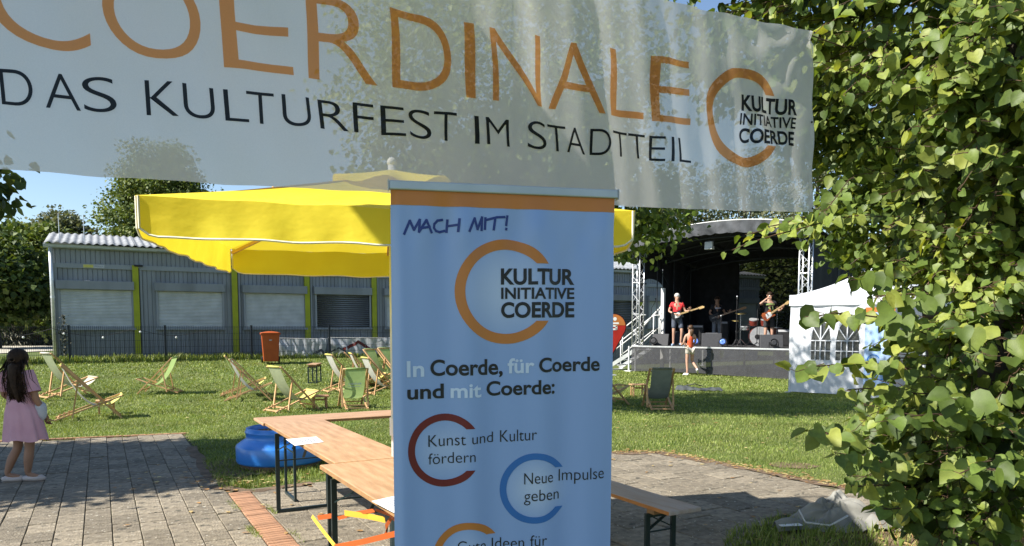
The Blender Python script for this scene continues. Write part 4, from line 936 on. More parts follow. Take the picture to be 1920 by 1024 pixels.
def rring(nm, m_, cx, cy, Rp, tp_, cut):
    s, z = rst(cx, cy); s2, _ = rst(cx, cy); zt_ = rst(cx, cy-Rp)[1]; zb_ = rst(cx, cy+Rp)[1]; R1 = (zt_-zb_)/2; k = R1/Rp; zc = (zt_+zb_)/2
    Print().ring(s, zc, R1, R1-tp_*k, cut*k).build(nm, M[m_], ru, lambda s, z: rf(s, z, .0013), .0125)
rring('orange_ring', 'pr_orange', 949, 547, 98, 19, 54); rring('dark_red_ring', 'pr_red', 834.5, 844.5, 68.5, 13, 39); rring('blue_ring', 'pr_blue', 1003.5, 915.5, 66, 12, 37); rring('orange_ring', 'pr_orange', 878, 1045, 66, 13, 40)
b = MB().b2(-.006, RW_+.008, -.014, .014, RT-.004, RT+.026); b.build('top_rail', M['gutter'], ru, bevel=.004)
MB().b2(-.009, -.0065, -.016, .016, RT-.008, RT+.029).build('end_cap', M['bag'], ru); MB().b2(RW_+.0085, RW_+.011, -.016, .016, RT-.008, RT+.029).build('end_cap', M['bag'], ru)
MB().b2(-.02, RW_+.02, -.10, .10, 0, .10).build('cassette', M['gutter'], ru, bevel=.02)
MB().tube([(RW_/2, .06, .1), (RW_/2, .03, RT)], .009, 6).build('support_pole', M['alu'], ru)

# ================================================================== BEER TABLES AND BENCHES
def steel_frame(b, y, w, h, lean=0.0, arm=0.28, into=1):
    """U shaped folding leg seen across the board; y = place along the board"""
    for s in (-1, 1): b.bar((s*w, y, 0.012), (s*w, y+lean, h), .032, .022, (0, 1, 0))
    b.bar((-w, y, 0.014), (w, y, 0.014), .024, .026); b.bar((-w, y+lean, h-.014), (w, y+lean, h-.014), .026, .026)
    b.bar((-w, y+lean*.5, h*.58), (w, y+lean*.5, h*.58), .010, .010)
def beer_table(label, ax, ay, rz, W, Ln, Ht, top='tabletop', edge='tableedge', group=None, nm='beer_table', cat='table', n1=.28, n2=.28):
    t = thing(nm, label, cat, (ax, ay, H(ax, ay)), rz, group)       # origin: corner; x across, -y along
    b = MB().b2(0, W, -Ln, 0, Ht-.026, Ht); b.build('board', M[top], t, bevel=.006)
    MB().b2(-.003, .0, -Ln+.01, -.01, Ht-.025, Ht-.003).b2(W, W+.003, -Ln+.01, -.01, Ht-.025, Ht-.003).build('edge_strip', M[edge], t)
    MB().b2(W*.5-W*.38, W*.5+W*.38, -n1-.02, -n1+.05, Ht-.065, Ht-.027).b2(W*.5-W*.38, W*.5+W*.38, -Ln+n2-.05, -Ln+n2+.02, Ht-.065, Ht-.027).build('cross_batten', M['tableedge'], t)
    for y, sg in ((-n1, -1), (-Ln+n2, 1)):
        b = MB(); w2 = W*.42; c = W/2
        for s in (-1, 1): b.bar((c+s*w2, y, 0.0), (c+s*w2, y, Ht-.066), .034, .020, (0, 1, 0))
        b.bar((c-w2, y, 0.013), (c+w2, y, 0.013), .024, .026).bar((c-w2, y, Ht-.08), (c+w2, y, Ht-.08), .022, .026)
        b.bar((c-w2, y, Ht*.60), (c+w2, y, Ht*.60), .010, .010)
        b.build('leg', M['legsteel'], t)
        b = MB()
        if nm == 'beer_table':
            b.bar((c, y+sg*.02, Ht*.62), (c, y+sg*.34, Ht-.03), .022, .008).bar((c-w2, y, Ht*.72), (c+w2*.1, y+sg*.2, Ht-.04), .018, .010).bar((c+w2, y, Ht*.72), (c-w2*.1, y+sg*.2, Ht-.04), .018, .010)
        else: b.bar((c-w2, y, Ht*.62), (c+w2, y+sg*.02, Ht-.07), .020, .008).bar((c+w2, y, Ht*.62), (c-w2, y+sg*.02, Ht-.07), .020, .008)
        b.build('brace', M['legsteel'], t)
    return t
gT = 'beer tables by the roll-up display'
tA = beer_table('beer table with one paper sheet, left of the roll-up display beside the blue planter', -2.21, 6.58, RZ, .52, 2.24, .76)
tC = beer_table('beer table with taped legs running in behind the roll-up display', -1.205, 4.585, RZ, .52, 2.05, .755, n1=.16)
tB = beer_table('narrow beer table set crosswise beyond the planter, along the lawn edge', -2.23+UX*2.2*1+0.0, 6.61+UY*2.2, RZ+PI/2*1, .46, 2.2, .755)
tB.rotation_euler = (0, 0, RZ-PI/2); tB.location = (*uv2(*(lambda q: (q[0]-0.02, q[1]+.475))(xy2(-2.21, 6.58))), 0)
# crosswise: local -y must run along u, x across towards the camera
tB.rotation_euler = (0, 0, RZ+PI/2); tB.location = (*uv2(*(lambda q: (q[0]-0.02+0.0, q[1]+.012))(xy2(-2.21, 6.58))), 0)
for o in list(tB.children): pass
tB.rotation_euler = (0, 0, RZ+PI/2)
# local x -> +v (away), local -y -> +u
beer_bench = beer_table('greyed beer bench with orange edges on the paving right of the roll-up display', .977-UY*0, 4.5, RZ, .255, .0, .48) if False else None
bl = (.977, 4.50); q = xy2(*bl); far = uv2(q[0], q[1]+2.2)
beer_table('greyed beer bench with orange edges on the paving right of the roll-up display', far[0], far[1], RZ, .26, 2.2, .475, 'benchtop', 'benchedge', nm='beer_bench', cat='bench', n1=.3, n2=.24)
# small bench standing on the lawn, seen end on
sp = gh(583, 722); beer_table('small beer bench alone on the lawn in front of the orange bin', sp.x-.12, sp.y+.62, R(4), .25, .75, .49, 'tabletop', 'tableedge', nm='beer_bench', cat='bench', n1=.1, n2=.1)
# paper sheets
def sheet(label, pts, z):
    P = [at(px, py, (EYE-z)*1.0/1) if False else gnd(px, py, z) for px, py in pts]; t = thing('paper_sheet', label, 'paper', tuple(P[0]))
    MB().add(P+[p+Vector((0, 0, .0015)) for p in P], [(0, 1, 2, 3), (7, 6, 5, 4), (0, 4, 5, 1), (1, 5, 6, 2), (2, 6, 7, 3), (3, 7, 4, 0)]).build('sheet', M['paper'], t, world=True)
    e1 = (P[1]-P[0]); e2 = (P[3]-P[0]); b = MB()
    for k in range(4):
        u0 = .34+.13*k; c = P[0]+e1*u0+Vector((0, 0, .003)); b.add([c+e2*.2, c+e1*.05+e2*.2, c+e1*.05+e2*.72, c+e2*.72], [(0, 1, 2, 3)])
    b.build('print_lines', M['ink'], t, world=True)
sheet('white paper sheet lying on the beer table beside the blue planter', [(536, 824), (593, 819), (607, 829), (553, 836)], .762)
sheet('white paper sheet at the table corner touching the roll-up display', [(697, 940), (742, 930), (752, 950), (739, 962)], .757)
# strap tape round the legs of the second table
strap = thing('strap_tape', 'orange and yellow strap tape wound round the legs of the front beer table', 'tape', (-1.2, 4.2, .3))
def band_(pts, w_, m_):
    P = [at(px, py, Y) for px, py, Y in pts]; b = MB(); n = len(P)
    vs = []
    for i, p in enumerate(P):
        d = (P[min(i+1, n-1)]-P[max(i-1, 0)]).normalized(); up = d.cross(Vector((0, -1, 0))).normalized()
        if abs(up.z) < .3: up = Vector((1, 0, .1)).normalized()
        vs += [p+up*w_/2, p-up*w_/2]
    b.add(vs, [(2*i, 2*i+2, 2*i+3, 2*i+1) for i in range(n-1)]); b.build('tape_strip', M[m_], strap, world=True, solid=.002)
band_([(585, 968, 4.45), (606, 996, 4.3), (629, 1025, 4.15)], .022, 'strapy'); band_([(628, 1026, 4.12), (680, 1016, 4.0), (745, 1000, 3.9)], .032, 'strapo')
band_([(596, 971, 4.5), (624, 967, 4.46)], .03, 'strapo'); band_([(634, 972, 4.4), (670, 962, 4.3), (702, 957, 4.2)], .022, 'strapo')
band_([(646, 962, 4.35), (690, 968, 4.25), (722, 975, 4.1)], .035, 'strapy'); band_([(704, 956, 4.3), (730, 965, 4.1), (740, 975, 4.0)], .018, 'strapo'); band_([(733, 972, 4.0), (725, 985, 4.0), (722, 1004, 4.0)], .02, 'strapo')

# ================================================================== BLUE PLANTER
pl = thing('planter', 'big glossy blue stepped planter ring behind the beer table', 'planter', (-2.72, 8.62, 0))
MB().lathe([(.46, .0), (.47, .05)], 40).build('plinth', M['dirt'], pl)
prof = [(.45, .05), (.488, .055), (.498, .075), (.5, .235), (.49, .255), (.43, .30), (.395, .318), (.385, .335), (.385, .385), (.395, .395), (.395, .412), (.382, .42), (.382, .445), (.355, .45), (.35, .43), (.35, .38)]
MB().lathe(prof, 56).build('ring_body', M['blueglaze'], pl, smooth=True)
MB().lathe([(.01, .385), (.35, .39)], 24).build('soil', M['dirt'], pl)
b = MB()
for k in range(110):
    a = random.uniform(0, 2*PI); r = .27*math.sqrt(random.random()); l = random.uniform(.05, .16); a2 = random.uniform(0, 2*PI); p = Vector((r*math.cos(a), r*math.sin(a), .39)); q_ = p+Vector((math.cos(a2)*l*.7, math.sin(a2)*l*.7, l*.6)); s_ = Vector((-math.sin(a2), math.cos(a2), 0))*.003
    b.add([p-s_, p+s_, q_], [(0, 1, 2)])
o = b.build('dry_grass', M['dry'], pl); tag(o, kind='stuff')

# ================================================================== ORANGE BIN
bp_ = gh(508, 681); bi = thing('wheeled_bin', 'orange wheeled bin standing on the grass in front of the fence', 'bin', tuple(bp_), R(20))
b = MB(); s0, s1 = .215, .265; vs = [(x*s, y*s*1.1, z) for z, s in ((.06, s0), (.90, s1)) for x, y in ((-1, -1), (1, -1), (1, 1), (-1, 1))]
b.add(vs, [(3, 2, 1, 0), (4, 5, 6, 7), (0, 1, 5, 4), (1, 2, 6, 5), (2, 3, 7, 6), (3, 0, 4, 7)]); b.build('body', M['orangebin'], bi, bevel=.02)
MB().b2(-.295, .295, -.32, .33, .88, .925).build('rim', M['orangebin'], bi, bevel=.01)
b = MB(); b.grid(8, 8, lambda u, v: (-.29+.58*u, -.33+.67*v, .93+.045*math.sin(PI*u)*math.sin(PI*min(1, v*1.2)))); b.build('lid', M['orangebin'], bi, smooth=True, solid=.02)
MB().tube([(-.2, .36, .93), (.2, .36, .93)], .02, 6).build('handle', M['orangebin'], bi)
for s in (-1, 1): MB().lathe([(.1, -.025), (.1, .025)], 16, (s*.25, .22, .1), Matrix.Rotation(PI/2, 3, 'Y')).build('wheel', M['rubber'], bi)
MB().b2(-.04, .04, -.288, -.284, .70, .73).build('label_plate', M['bag'], bi)

# ================================================================== BUNDLES ON THE GROUND
def crumple(cx, cy, rx, ry, h, seed, name, m_, label, cat, rz=0.0, fold=1.0):
    r = random.Random(seed); t = thing(name, label, cat, (cx, cy, 0), rz); b = MB(); N = 110
    ph = [r.uniform(0, 6.28) for _ in range(12)]; kn = (-.25, -.15)
    def f(u, v):
        x, y = 2*u-1, 2*v-1; a = math.atan2(y, x); q = min(1, max(abs(x), abs(y))); nx_, ny_ = q*math.cos(a), q*math.sin(a)
        ed = 1+.12*math.sin(a*3+ph[0])+.09*math.sin(a*5+ph[1])+.04*math.sin(a*13+ph[2])
        a2 = math.atan2(ny_-kn[1], nx_-kn[0]); q2 = math.hypot(nx_-kn[0], ny_-kn[1])
        sw = 1-math.exp(-q2**2/.03); rid = sw*((.5+.5*math.cos(a2*7+2*ph[3]+2*q2+.8*math.sin(5*q2)))**1.4*.40+(.5+.5*math.cos(a2*12+ph[4]-2.5*q2))**1.6*.14)+(.5+.5*math.cos(11*nx_-7*ny_+ph[5]+1.5*math.sin(4*ny_+3*nx_)))**2*.14
        body = math.exp(-((nx_-.28)**2/.32+(ny_-.25)**2/.30))*1.0+.42*math.exp(-((nx_+.35)**2/.12+(ny_-.05)**2/.2))+.18*math.exp(-((nx_+.1)**2+(ny_+.6)**2)/.1)
        z = math.tanh(2.0*body)*(.80+fold*rid*.34+.05*math.sin(23*nx_+9*ny_+4*math.sin(5*ny_)))+.05*rid+.05*math.tanh(2*body)*(1-abs(math.sin(a2*5+ph[8]+4*q2))); z *= (1-q**6); z -= .10*math.exp(-q2**2/.02)
        return (nx_*rx*ed*(1+.10*math.sin(6*z+ph[6])), ny_*ry*ed*(1+.12*math.sin(5*z+ph[7]))+.03*math.sin(7*nx_)*z, .004+h*max(z, 0))
    b.grid(N, N, f); b.build('folds', M[m_], t, smooth=True); return t, f
bt, bfn = crumple(2.66, 5.98, .42, .27, .23, 5, 'canvas_bundle', 'tarpgrey', 'crumpled pale grey canvas bundle lying at the paving edge under the linden', 'canvas', R(8))
b = MB(); b.grid(24, 5, lambda u, v: (-.62+.5*u, -.22+.10*v+.06*u, .02+.07*math.sin(PI*v)+.04*math.sin(u*7)*v)); b.build('cover_flap', M['tarpgrey'], bt, smooth=True)
b = MB(); b.grid(24, 6, lambda u, v: (.05+.5*u, -.30+.22*v+.05*math.sin(u*5), .012+.10*math.sin(PI*v*.8)*(.4+u)+.015*math.sin(u*20))); b.build('cover_flap', M['tarpgrey'], bt, smooth=True)
MB().tube([(-.36, -.12, .10), (-.41, -.16, .17), (-.38, -.2, .08), (-.2, -.25, .06), (-.02, -.2, .12)], .008, 6).build('cord', M['white'], bt, smooth=True)
MB().b2(-.60, -.42, -.24, -.15, .065, .069).build('care_label', M['paper'], bt); Print().text('SIZE 3', -.58, -.45, -.21, -.21, .03).build('care_print', M['ink'], bt, lambda x, y: Vector((x, y, .0715)), 0) if False else None
crumple(3.28, 5.95, .30, .20, .20, 9, 'plastic_sheet_heap', 'tarpdark', 'heap of dark grey plastic sheet under the linden beside the canvas bundle', 'plastic sheet', .3)
# long black bag on the lawn
b1_ = gh(1310, 732); t = thing('long_bag', 'flat black instrument bag lying on the lawn in front of the stage', 'bag', tuple(b1_), R(-12)); b = MB()
b.grid(30, 12, lambda u, v: (-.58+1.16*u, (-.16+.32*v)*(1-.35*u), .01+.12*math.sin(PI*v)**.6*(.75+.25*math.sin(u*9))*(1-.45*u)*(1 if .02 < u < .98 else .3)+.012*math.sin(u*37+v*9))); b.build('bag_body', M['tarpdark'], t, smooth=True)
MB().tube([(-.3, -.05, .13), (-.1, -.08, .17), (.1, -.05, .11)], .012, 5).build('carry_strap', M['black'], t)

# ================================================================== DECK CHAIRS
def chair_proto(m_sling='sl_olive'):
    c = thing('deck_chair', 'x', 'deck chair', (0, 0, 0)); Wd = .29
    A0, A1 = (.46, .0), (-.48, 1.0); B0, B1 = (-.62, .02), (.47, .42); S0, S1 = (-.225, .73), (-.34, .05)
    L3 = lambda p, y: Vector((p[0], y, p[1]))
    for s in (-1, 1):
        MB().bar(L3(A0, s*Wd), L3(A1, s*Wd), .027, .050, (0, 1, 0)).build('back_rail', M['pine'], c)
        MB().bar(L3(B0, s*(Wd-.035)), L3(B1, s*(Wd-.035)), .025, .046, (0, 1, 0)).build('seat_rail', M['pine'], c)
        MB().bar(L3(S0, s*(Wd+.026)), L3(S1, s*(Wd+.026)), .026, .044, (0, 1, 0)).build('support_leg', M['pine'], c)
        b = MB()
        for k in range(3): x = -.40-.075*k; z = B0[1]+(x-B0[0])*(B1[1]-B0[1])/(B1[0]-B0[0]); b.box((x, s*(Wd-.035), z+.026), (.028, .022, .022))
        b.build('notch', M['pine'], c)
    for p, y in ((A1, Wd+.02), (B1, Wd-.01)): MB().tube([L3(p, -y), L3(p, y)], .017, 8).build('top_bar', M['pine'], c, smooth=True)
    for p, y in (((A0[0]-.12, A0[1]+.115), Wd), ((-.335, .085), Wd+.02), ((B0[0]+.05, B0[1]+.02), Wd-.03), ((.1, .265), Wd-.03)): MB().bar(L3(p, -y), L3(p, y), .018, .034, (0, 0, 1)).build('cross_bar', M['pine'], c)
    n = 22; T = Vector((A1[0]-.012, A1[1]+.012)); F = Vector((B1[0]+.01, B1[1]+.012)); K = Vector((-.05, -.16))
    def sf(u, v): q = T*(1-v)**2+K*2*v*(1-v)+F*v*v; y = (2*u-1)*(.245); return (q.x, y, q.y-.018*(1-(2*u-1)**2)*math.sin(PI*v))
    b = MB(); b.grid(8, n, sf); so_ = b.build('sling', M[m_sling], c, smooth=True); so_.data.materials.append(M['sl_yellow'])
    for k_, p_ in enumerate(so_.data.polygons): p_.material_index = 1 if k_//8 >= 14 else 0
    for p, r in ((T, .021), (F, .021)): MB().tube([(p.x, -.235, p.y-.004), (p.x, .235, p.y-.004)], r, 8).build('sling_hem', M['sl_yellow'], c, smooth=True)
    return c
proto = chair_proto(); first = True
# px, py of the point on the grass under the chair, heading, sling, hem, label
CH = [(552, 768, 48, 'sl_olive', 'sl_yellow', 'sage deck chair with yellow top bar behind the beer tables, small wooden stool in front', 0.86),
      (176, 783, 30, 'sl_white', 'sl_yellow', 'cream deck chair with yellow seat edge, nearest to the girl in pink', 0.95),
      (134, 743, 52, 'sl_olive', 'sl_white', 'sage deck chair behind the cream one, nearest the downpipe corner', 0.95),
      (296, 736, 188, 'sl_green', 'sl_green', 'light green deck chair alone on the lawn, turned to the left', 0.8),
      (474, 749, 14, 'sl_white', 'sl_green', 'nearer of two overlapping deck chairs left of the orange bin', 0.9),
      (462, 740, 20, 'sl_green', 'sl_yellow', 'farther of two overlapping deck chairs left of the orange bin', 0.9),
      (662, 763, 112, 'sl_green', 'sl_green', 'green deck chair with white print, its back to the beer tables', 0.8),
      (650, 733, 32, 'sl_white', 'sl_yellow', 'cream deck chair behind the green printed one, by the fence post', 0.9),
      (718, 741, 30, 'sl_white', 'sl_yellow', 'cream deck chair half hidden by the left edge of the roll-up display', 0.9),
      (690, 727, 20, 'sl_white', 'sl_yellow', 'cream deck chair squeezed between two others left of the roll-up display', 0.88),
      (678, 722, 14, 'sl_brown', 'sl_brown', 'brown wooden deck chair in front of the dark red roof mark', 0.85),
      (722, 724, -24, 'sl_green', 'sl_green', 'green deck chair behind the group left of the roll-up display', 0.95),
      (748, 720, -26, 'sl_green', 'sl_green', 'farthest green deck chair, just peeping out beside the roll-up display', 0.95),
      (1134, 757, 24, 'sl_olive', 'sl_yellow', 'deck chair with yellow seat edge just right of the roll-up display', 0.92),
      (1233, 764, 90, 'sl_dark', 'sl_dark', 'dark grey green deck chair seen from behind in front of the stage', 0.81)]
for (px, py, ang, ms, mh, lab, sc) in CH:
    c = proto if first else dup(proto); first = False
    p = gh(px, py); c.location = (p.x, p.y, H(p.x, p.y)-.01); c.rotation_euler = (0, 0, R(ang)); c.scale = (sc, sc, sc)
    tag(c, lab, 'deck chair', 'deck chairs on the lawn')
    for ch in c.children:
        if ch.name.split('.')[0] == 'sling':
            setmat(ch, M[ms]); ch.material_slots[1].link = 'OBJECT'; ch.material_slots[1].material = M[mh]
        if ch.name.split('.')[0] == 'sling_hem': setmat(ch, M[mh])
    c['_k'] = ang
def find(lab): return [o for o in COL.objects if o.get('label', '').startswith(lab)][0]
gc = find('green deck chair with white print'); b = Print().text('coerdinale', -.16, .16, 0, 0, .035, .02).line([(-.17, -.03), (.17, -.03)], .008)
# print lies on the outer side of the back, following the sling
def sl3(x, y): v = .20-y*1.0; T = Vector((-.492, 1.012)); F = Vector((.48, .432)); K = Vector((-.05, -.16)); q = T*(1-v)**2+K*2*v*(1-v)+F*v*v; return Vector((q.x-.012, -x, q.y-.018*(1-(x/.245)**2)*math.sin(PI*v)-.006))
b.build('sling_print', M['pr_white'], gc, sl3, .03)
for o in COL.objects:
    if '_k' in o: del o['_k']
# little stools between the chairs
def stool(px, py, label, rz, s=1.0, m_='pine'):
    p = gh(px, py); t = thing('low_stool', label, 'stool', (p.x, p.y, H(p.x, p.y)), R(rz), 'low wooden stools among the deck chairs')
    for k in range(3): MB().box((0, -.11+.11*k, .24*s), (.34*s, .10, .022)).build('slat', M[m_], t)
    for x in (-.12, .12):
        for y in (-.11, .11): MB().b2(x*s-.016, x*s+.016, y-.016, y+.016, 0, .228*s).build('leg', M[m_], t)
    MB().b2(-.12*s, .12*s, -.012, .012, .15*s, .18*s).build('stretcher', M[m_], t)
stool(600, 765, 'low wooden stool in front of the sage deck chair by the beer tables', 20, 1, 'pine2')
stool(200, 775, 'low wooden stool under the cream deck chair near the girl', 30, 1)
stool(1196, 742, 'low pale stool left of the dark deck chair seen from behind', 5, 1.1)
# ================================================================== RED TEARDROP SIGN
sp_ = at(1150, 612, 24.2); fl = thing('teardrop_sign', 'red and orange teardrop sign with a white S and dot beside the stage steps', 'sign', (sp_.x, sp_.y, H(sp_.x, sp_.y)))
zc = sp_.z-H(sp_.x, sp_.y); Rr = .40
def drop(k=1.0): 
    P = [(Rr*k*math.cos(a), Rr*k*math.sin(a)) for a in [R(-25)+R(230)*i/24 for i in range(25)]]; return P+[(0.02-.1, -1.0*k)]
MB().prism(drop(1.08), .03, lambda x, y, z: Vector((x, z, y+zc))).build('border', M['pr_black'], fl)
MB().prism(drop(1.0), .004, lambda x, y, z: Vector((x, -.002-z, y+zc))).build('red_field', M['flagred'], fl)
b = Print(); b.poly([(Rr*.98*math.cos(R(5)+R(170)*i/20), Rr*.98*math.sin(R(5)+R(170)*i/20)) for i in range(21)]); b.build('orange_field', M['flagorange'], fl, lambda x, y: Vector((x, -.009, y+zc)), 0)
b = Print().line([(.16, .10), (-.10, .10), (-.12, .03), (.10, .0), (.10, -.09), (-.16, -.10)], .055); b.poly([(.05+.06*math.cos(2*PI*i/14), .24+.06*math.sin(2*PI*i/14)) for i in range(14)])
b.build('white_emblem', M['whitepaint'], fl, lambda x, y: Vector((x, -.012, y+zc)), 0)
MB().tube([(-.08, .03, 0), (-.08, .03, zc-.6)], .012, 6).b2(-.25, .1, -.12, .2, 0, .03).build('stand', M['alu'], fl)
# ================================================================== STAGE EQUIPMENT
def onstage(px, y, dy=0.0):
    x = stg(px, y); P = SA+SE*x+SN*y; return Vector((P.x, P.y, DK))
def wedge(px, y, label, rz, wd=.58, h=.42, led=False):
    p = onstage(px, y); t = thing('monitor_speaker', label, 'speaker', tuple(p), rz, 'monitor wedges along the stage front')
    P = [(-.24, 0), (.20, 0), (.24, .12), (.10, h), (-.06, h)]
    MB().prism(P, wd, lambda x, y, z: Vector((z-wd/2, x, y))).build('cabinet', M['speaker'], t, bevel=.012)
    d = Vector((-.24+.06, h)); 
    MB().add([(-wd/2+.03, -.232+.01, .03), (wd/2-.03, -.232+.01, .03), (wd/2-.03, -.062, h-.03), (-wd/2+.03, -.062, h-.03)], [(0, 1, 2, 3)]).build('grille', M['black'], t, solid=.004)
    MB().b2(wd/2+.001, wd/2+.006, -.05, .10, .16, .2).build('handle', M['black'], t)
    MB().b2(-wd*.3, wd*.3, -.02, .07, h+.001, h+.006).build('top_plate', M['bag'] if led else M['speaker'], t)
    if led: MB().b2(-.05, .07, -.075, -.068, h-.08, h-.05).build('sticker', M['sl_yellow'], t)
wedge(1240, .55, 'monitor speaker at the left end of the stage front, behind a black lamp', SRZ+.35)
wedge(1335, .50, 'monitor speaker with yellow sticker between the two blue lamps', SRZ+.5, .66, .46, True)
wedge(1447, .50, 'monitor speaker in front of the singer in dark shorts', SRZ+.5, .70, .42)
wedge(1272, 2.6, 'black monitor speaker standing back behind the grey haired guitarist', SRZ+.8, .5, .5)
def par_lamp(px, y, label, blue, rz=0.0):
    p = onstage(px, y); t = thing('stage_lamp', label, 'lamp', tuple(p), SRZ+.5+rz, 'round floor lamps on the stage edge')
    Mx = Matrix.Rotation(R(75), 3, 'X'); c = (0, 0, .17)
    MB().lathe([(.07, -.16), (.10, -.1), (.115, .0), (.13, .04), (.13, .06), (.115, .065), (.11, .03)], 18, c, Mx).build('lamp_body', M['black'], t, smooth=True)
    MB().lathe([(.001, .045), (.06, .052), (.108, .046)], 18, c, Mx).build('lens', M['lens'] if blue else M['speaker'], t, smooth=True)
    MB().b2(-.15, -.135, -.03, .03, .0, .2).b2(.135, .15, -.03, .03, 0, .2).b2(-.15, .15, -.05, .05, 0, .015).build('yoke', M['black'], t)
par_lamp(1226, .12, 'black round floor lamp at the left stage corner', False)
par_lamp(1305, .25, 'blue round floor lamp beside the woman in the orange top', True)
par_lamp(1356, .15, 'blue round floor lamp right of the speaker with yellow sticker', True)
par_lamp(1452, .12, 'black round floor lamp in front of the right monitor speaker', False, .2)
def mic_stand(px, y, h, label, boom=None, rz=0.0):
    p = onstage(px, y); t = thing('microphone_stand', label, 'microphone stand', tuple(p), SRZ+rz, 'microphone stands on the stage')
    b = MB().tube([(0, 0, .1), (0, 0, h)], .012, 6)
    for k in range(3): a = 2*PI*k/3+.3; b.tube([(0, 0, .16), (.26*math.cos(a), .26*math.sin(a), .01)], .010, 5)
    b.build('tripod', M['black'], t)
    q = Vector((0, 0, h))
    if boom: q = Vector(boom); MB().tube([(0, 0, h), q], .009, 5).build('boom_arm', M['black'], t)
    d = Vector((.06, -.12, .05)); MB().tube([q, q+d], .014, 8).ball(q+d*1.25, .027, 8).build('microphone', M['alu'] if not boom else M['black'], t, smooth=True)
    MB().tube([q, q+Vector((.04, .02, -.3)), q+Vector((.02, .03, -.9)), (0.05, 0.05, .02)], .005, 4).build('cable', M['black'], t)
mic_stand(1221, 1.0, 1.35, 'microphone stand with boom at the left stage steps', (.25, -.1, 1.62))
mic_stand(1381, .9, 1.62, 'straight microphone stand with silver head between bassist and singer')
mic_stand(1352, 1.7, 1.0, 'short stand beside the bassist legs')
mic_stand(1406, 1.6, .8, 'boom stand aimed low at the drum kit', (-.45, -.1, .45))
mic_stand(1420, 1.1, 1.25, 'microphone stand holding the singer microphone cable', (.1, -.1, 1.35))
def amp(px, y, w_, h_, label):
    p = onstage(px, y); t = thing('guitar_amplifier', label, 'amplifier', tuple(p), SRZ+.3)
    MB().b2(-w_/2, w_/2, -.15, .15, .02, h_).build('cabinet', M['speaker'], t, bevel=.01); MB().b2(-w_/2+.03, w_/2-.03, -.158, -.151, .05, h_-.12).build('grille', M['black'], t)
    MB().b2(-w_/2+.03, w_/2-.03, -.160, -.151, h_-.10, h_-.03).build('control_panel', M['bag'], t); MB().tube([(-.08, 0, h_+.01), (0, 0, h_+.03), (.08, 0, h_+.01)], .008, 5).build('handle', M['black'], t)
amp(1305, 3.6, .65, .75, 'black amplifier behind the woman in the orange top'); amp(1352, 4.2, .6, .9, 'black bass amplifier behind the bassist'); amp(1474, 3.0, .55, .6, 'black amplifier at the right of the drum kit')
# cables
cb = thing('stage_cables', 'black cables snaking over the front of the stage deck', 'cables', (SA.x, SA.y, 0), SRZ)
for k in range(9):
    x0, y0 = random.uniform(.3, 5.4), random.uniform(.15, .9); a = random.uniform(0, 6); P = []
    for i in range(14): a += random.gauss(0, .5); x0 += .10*math.cos(a); y0 = min(max(y0+.06*math.sin(a), .1), 2); P.append((x0, y0, DK+.012))
    MB().tube(P, .010, 4).build('cable', M['black'], cb)
# drum kit
p = onstage(1424, 2.4); dk = thing('drum_kit', 'drum kit with white bass drum head and dark red shells between bassist and singer', 'drum kit', tuple(p), SRZ+.55)
Rx = Matrix.Rotation(PI/2, 3, 'X')
def drum(nm, c, r, d, Mx, head='drumskin', shell='drumred'):
    o = MB().lathe([(r, -d/2), (r, d/2)], 28, c, Mx).build(nm, M[shell], dk)
    MB().lathe([(.001, d/2+.004), (r*.96, d/2+.005)], 28, c, Mx).build('drum_head', M[head], o)
    MB().lathe([(r*1.03, d/2-.02), (r*1.03, d/2+.012), (r*.95, d/2+.012)], 28, c, Mx).build('hoop', M['alu'], o)
drum('bass_drum', (0, 0, .34), .33, .42, Rx); MB().lathe([(.001, .236), (.085, .238)], 18, (-.09, 0, .33), Rx).build('port_hole', M['black'], dk)
Print().text('DRUMS', -.1, .1, .5, .5, .03).build('head_print', M['ink'], dk, lambda x, y: Vector((x, -.2255, y)), 0) if False else None
drum('tom', (-.20, -.02, .84), .15, .2, Matrix.Rotation(R(18), 3, 'X')); drum('tom', (.20, -.02, .84), .16, .22, Matrix.Rotation(R(18), 3, 'X')); drum('floor_tom', (.62, .35, .45), .2, .4, Matrix.Identity(3)); drum('snare_drum', (-.42, .4, .62), .17, .13, Matrix.Identity(3), 'drumskin', 'steel')
for (x, y, h_, r) in ((-.62, .15, 1.15, .2), (.6, .1, 1.2, .22), (-.72, .5, .9, .17)):
    o = MB().lathe([(.001, .02), (.04, .018), (r, 0), (r, -.003), (.001, .005)], 24, (x, y, h_), Matrix.Rotation(R(10), 3, 'X')).build('cymbal', M['brass'], dk, smooth=True)
    b = MB().tube([(x, y, .1), (x, y, h_+.04)], .011, 6)
    for k in range(3): a = 2*PI*k/3; b.tube([(x, y, .25), (x+.22*math.cos(a), y+.22*math.sin(a), .01)], .009, 4)
    b.build('cymbal_stand', M['steel'], dk)
MB().lathe([(.15, 0), (.16, .07)], 18, (.02, .75, .48)).tube([(.02, .75, 0), (.02, .75, .5)], .02, 6).build('drum_stool', M['black'], dk)

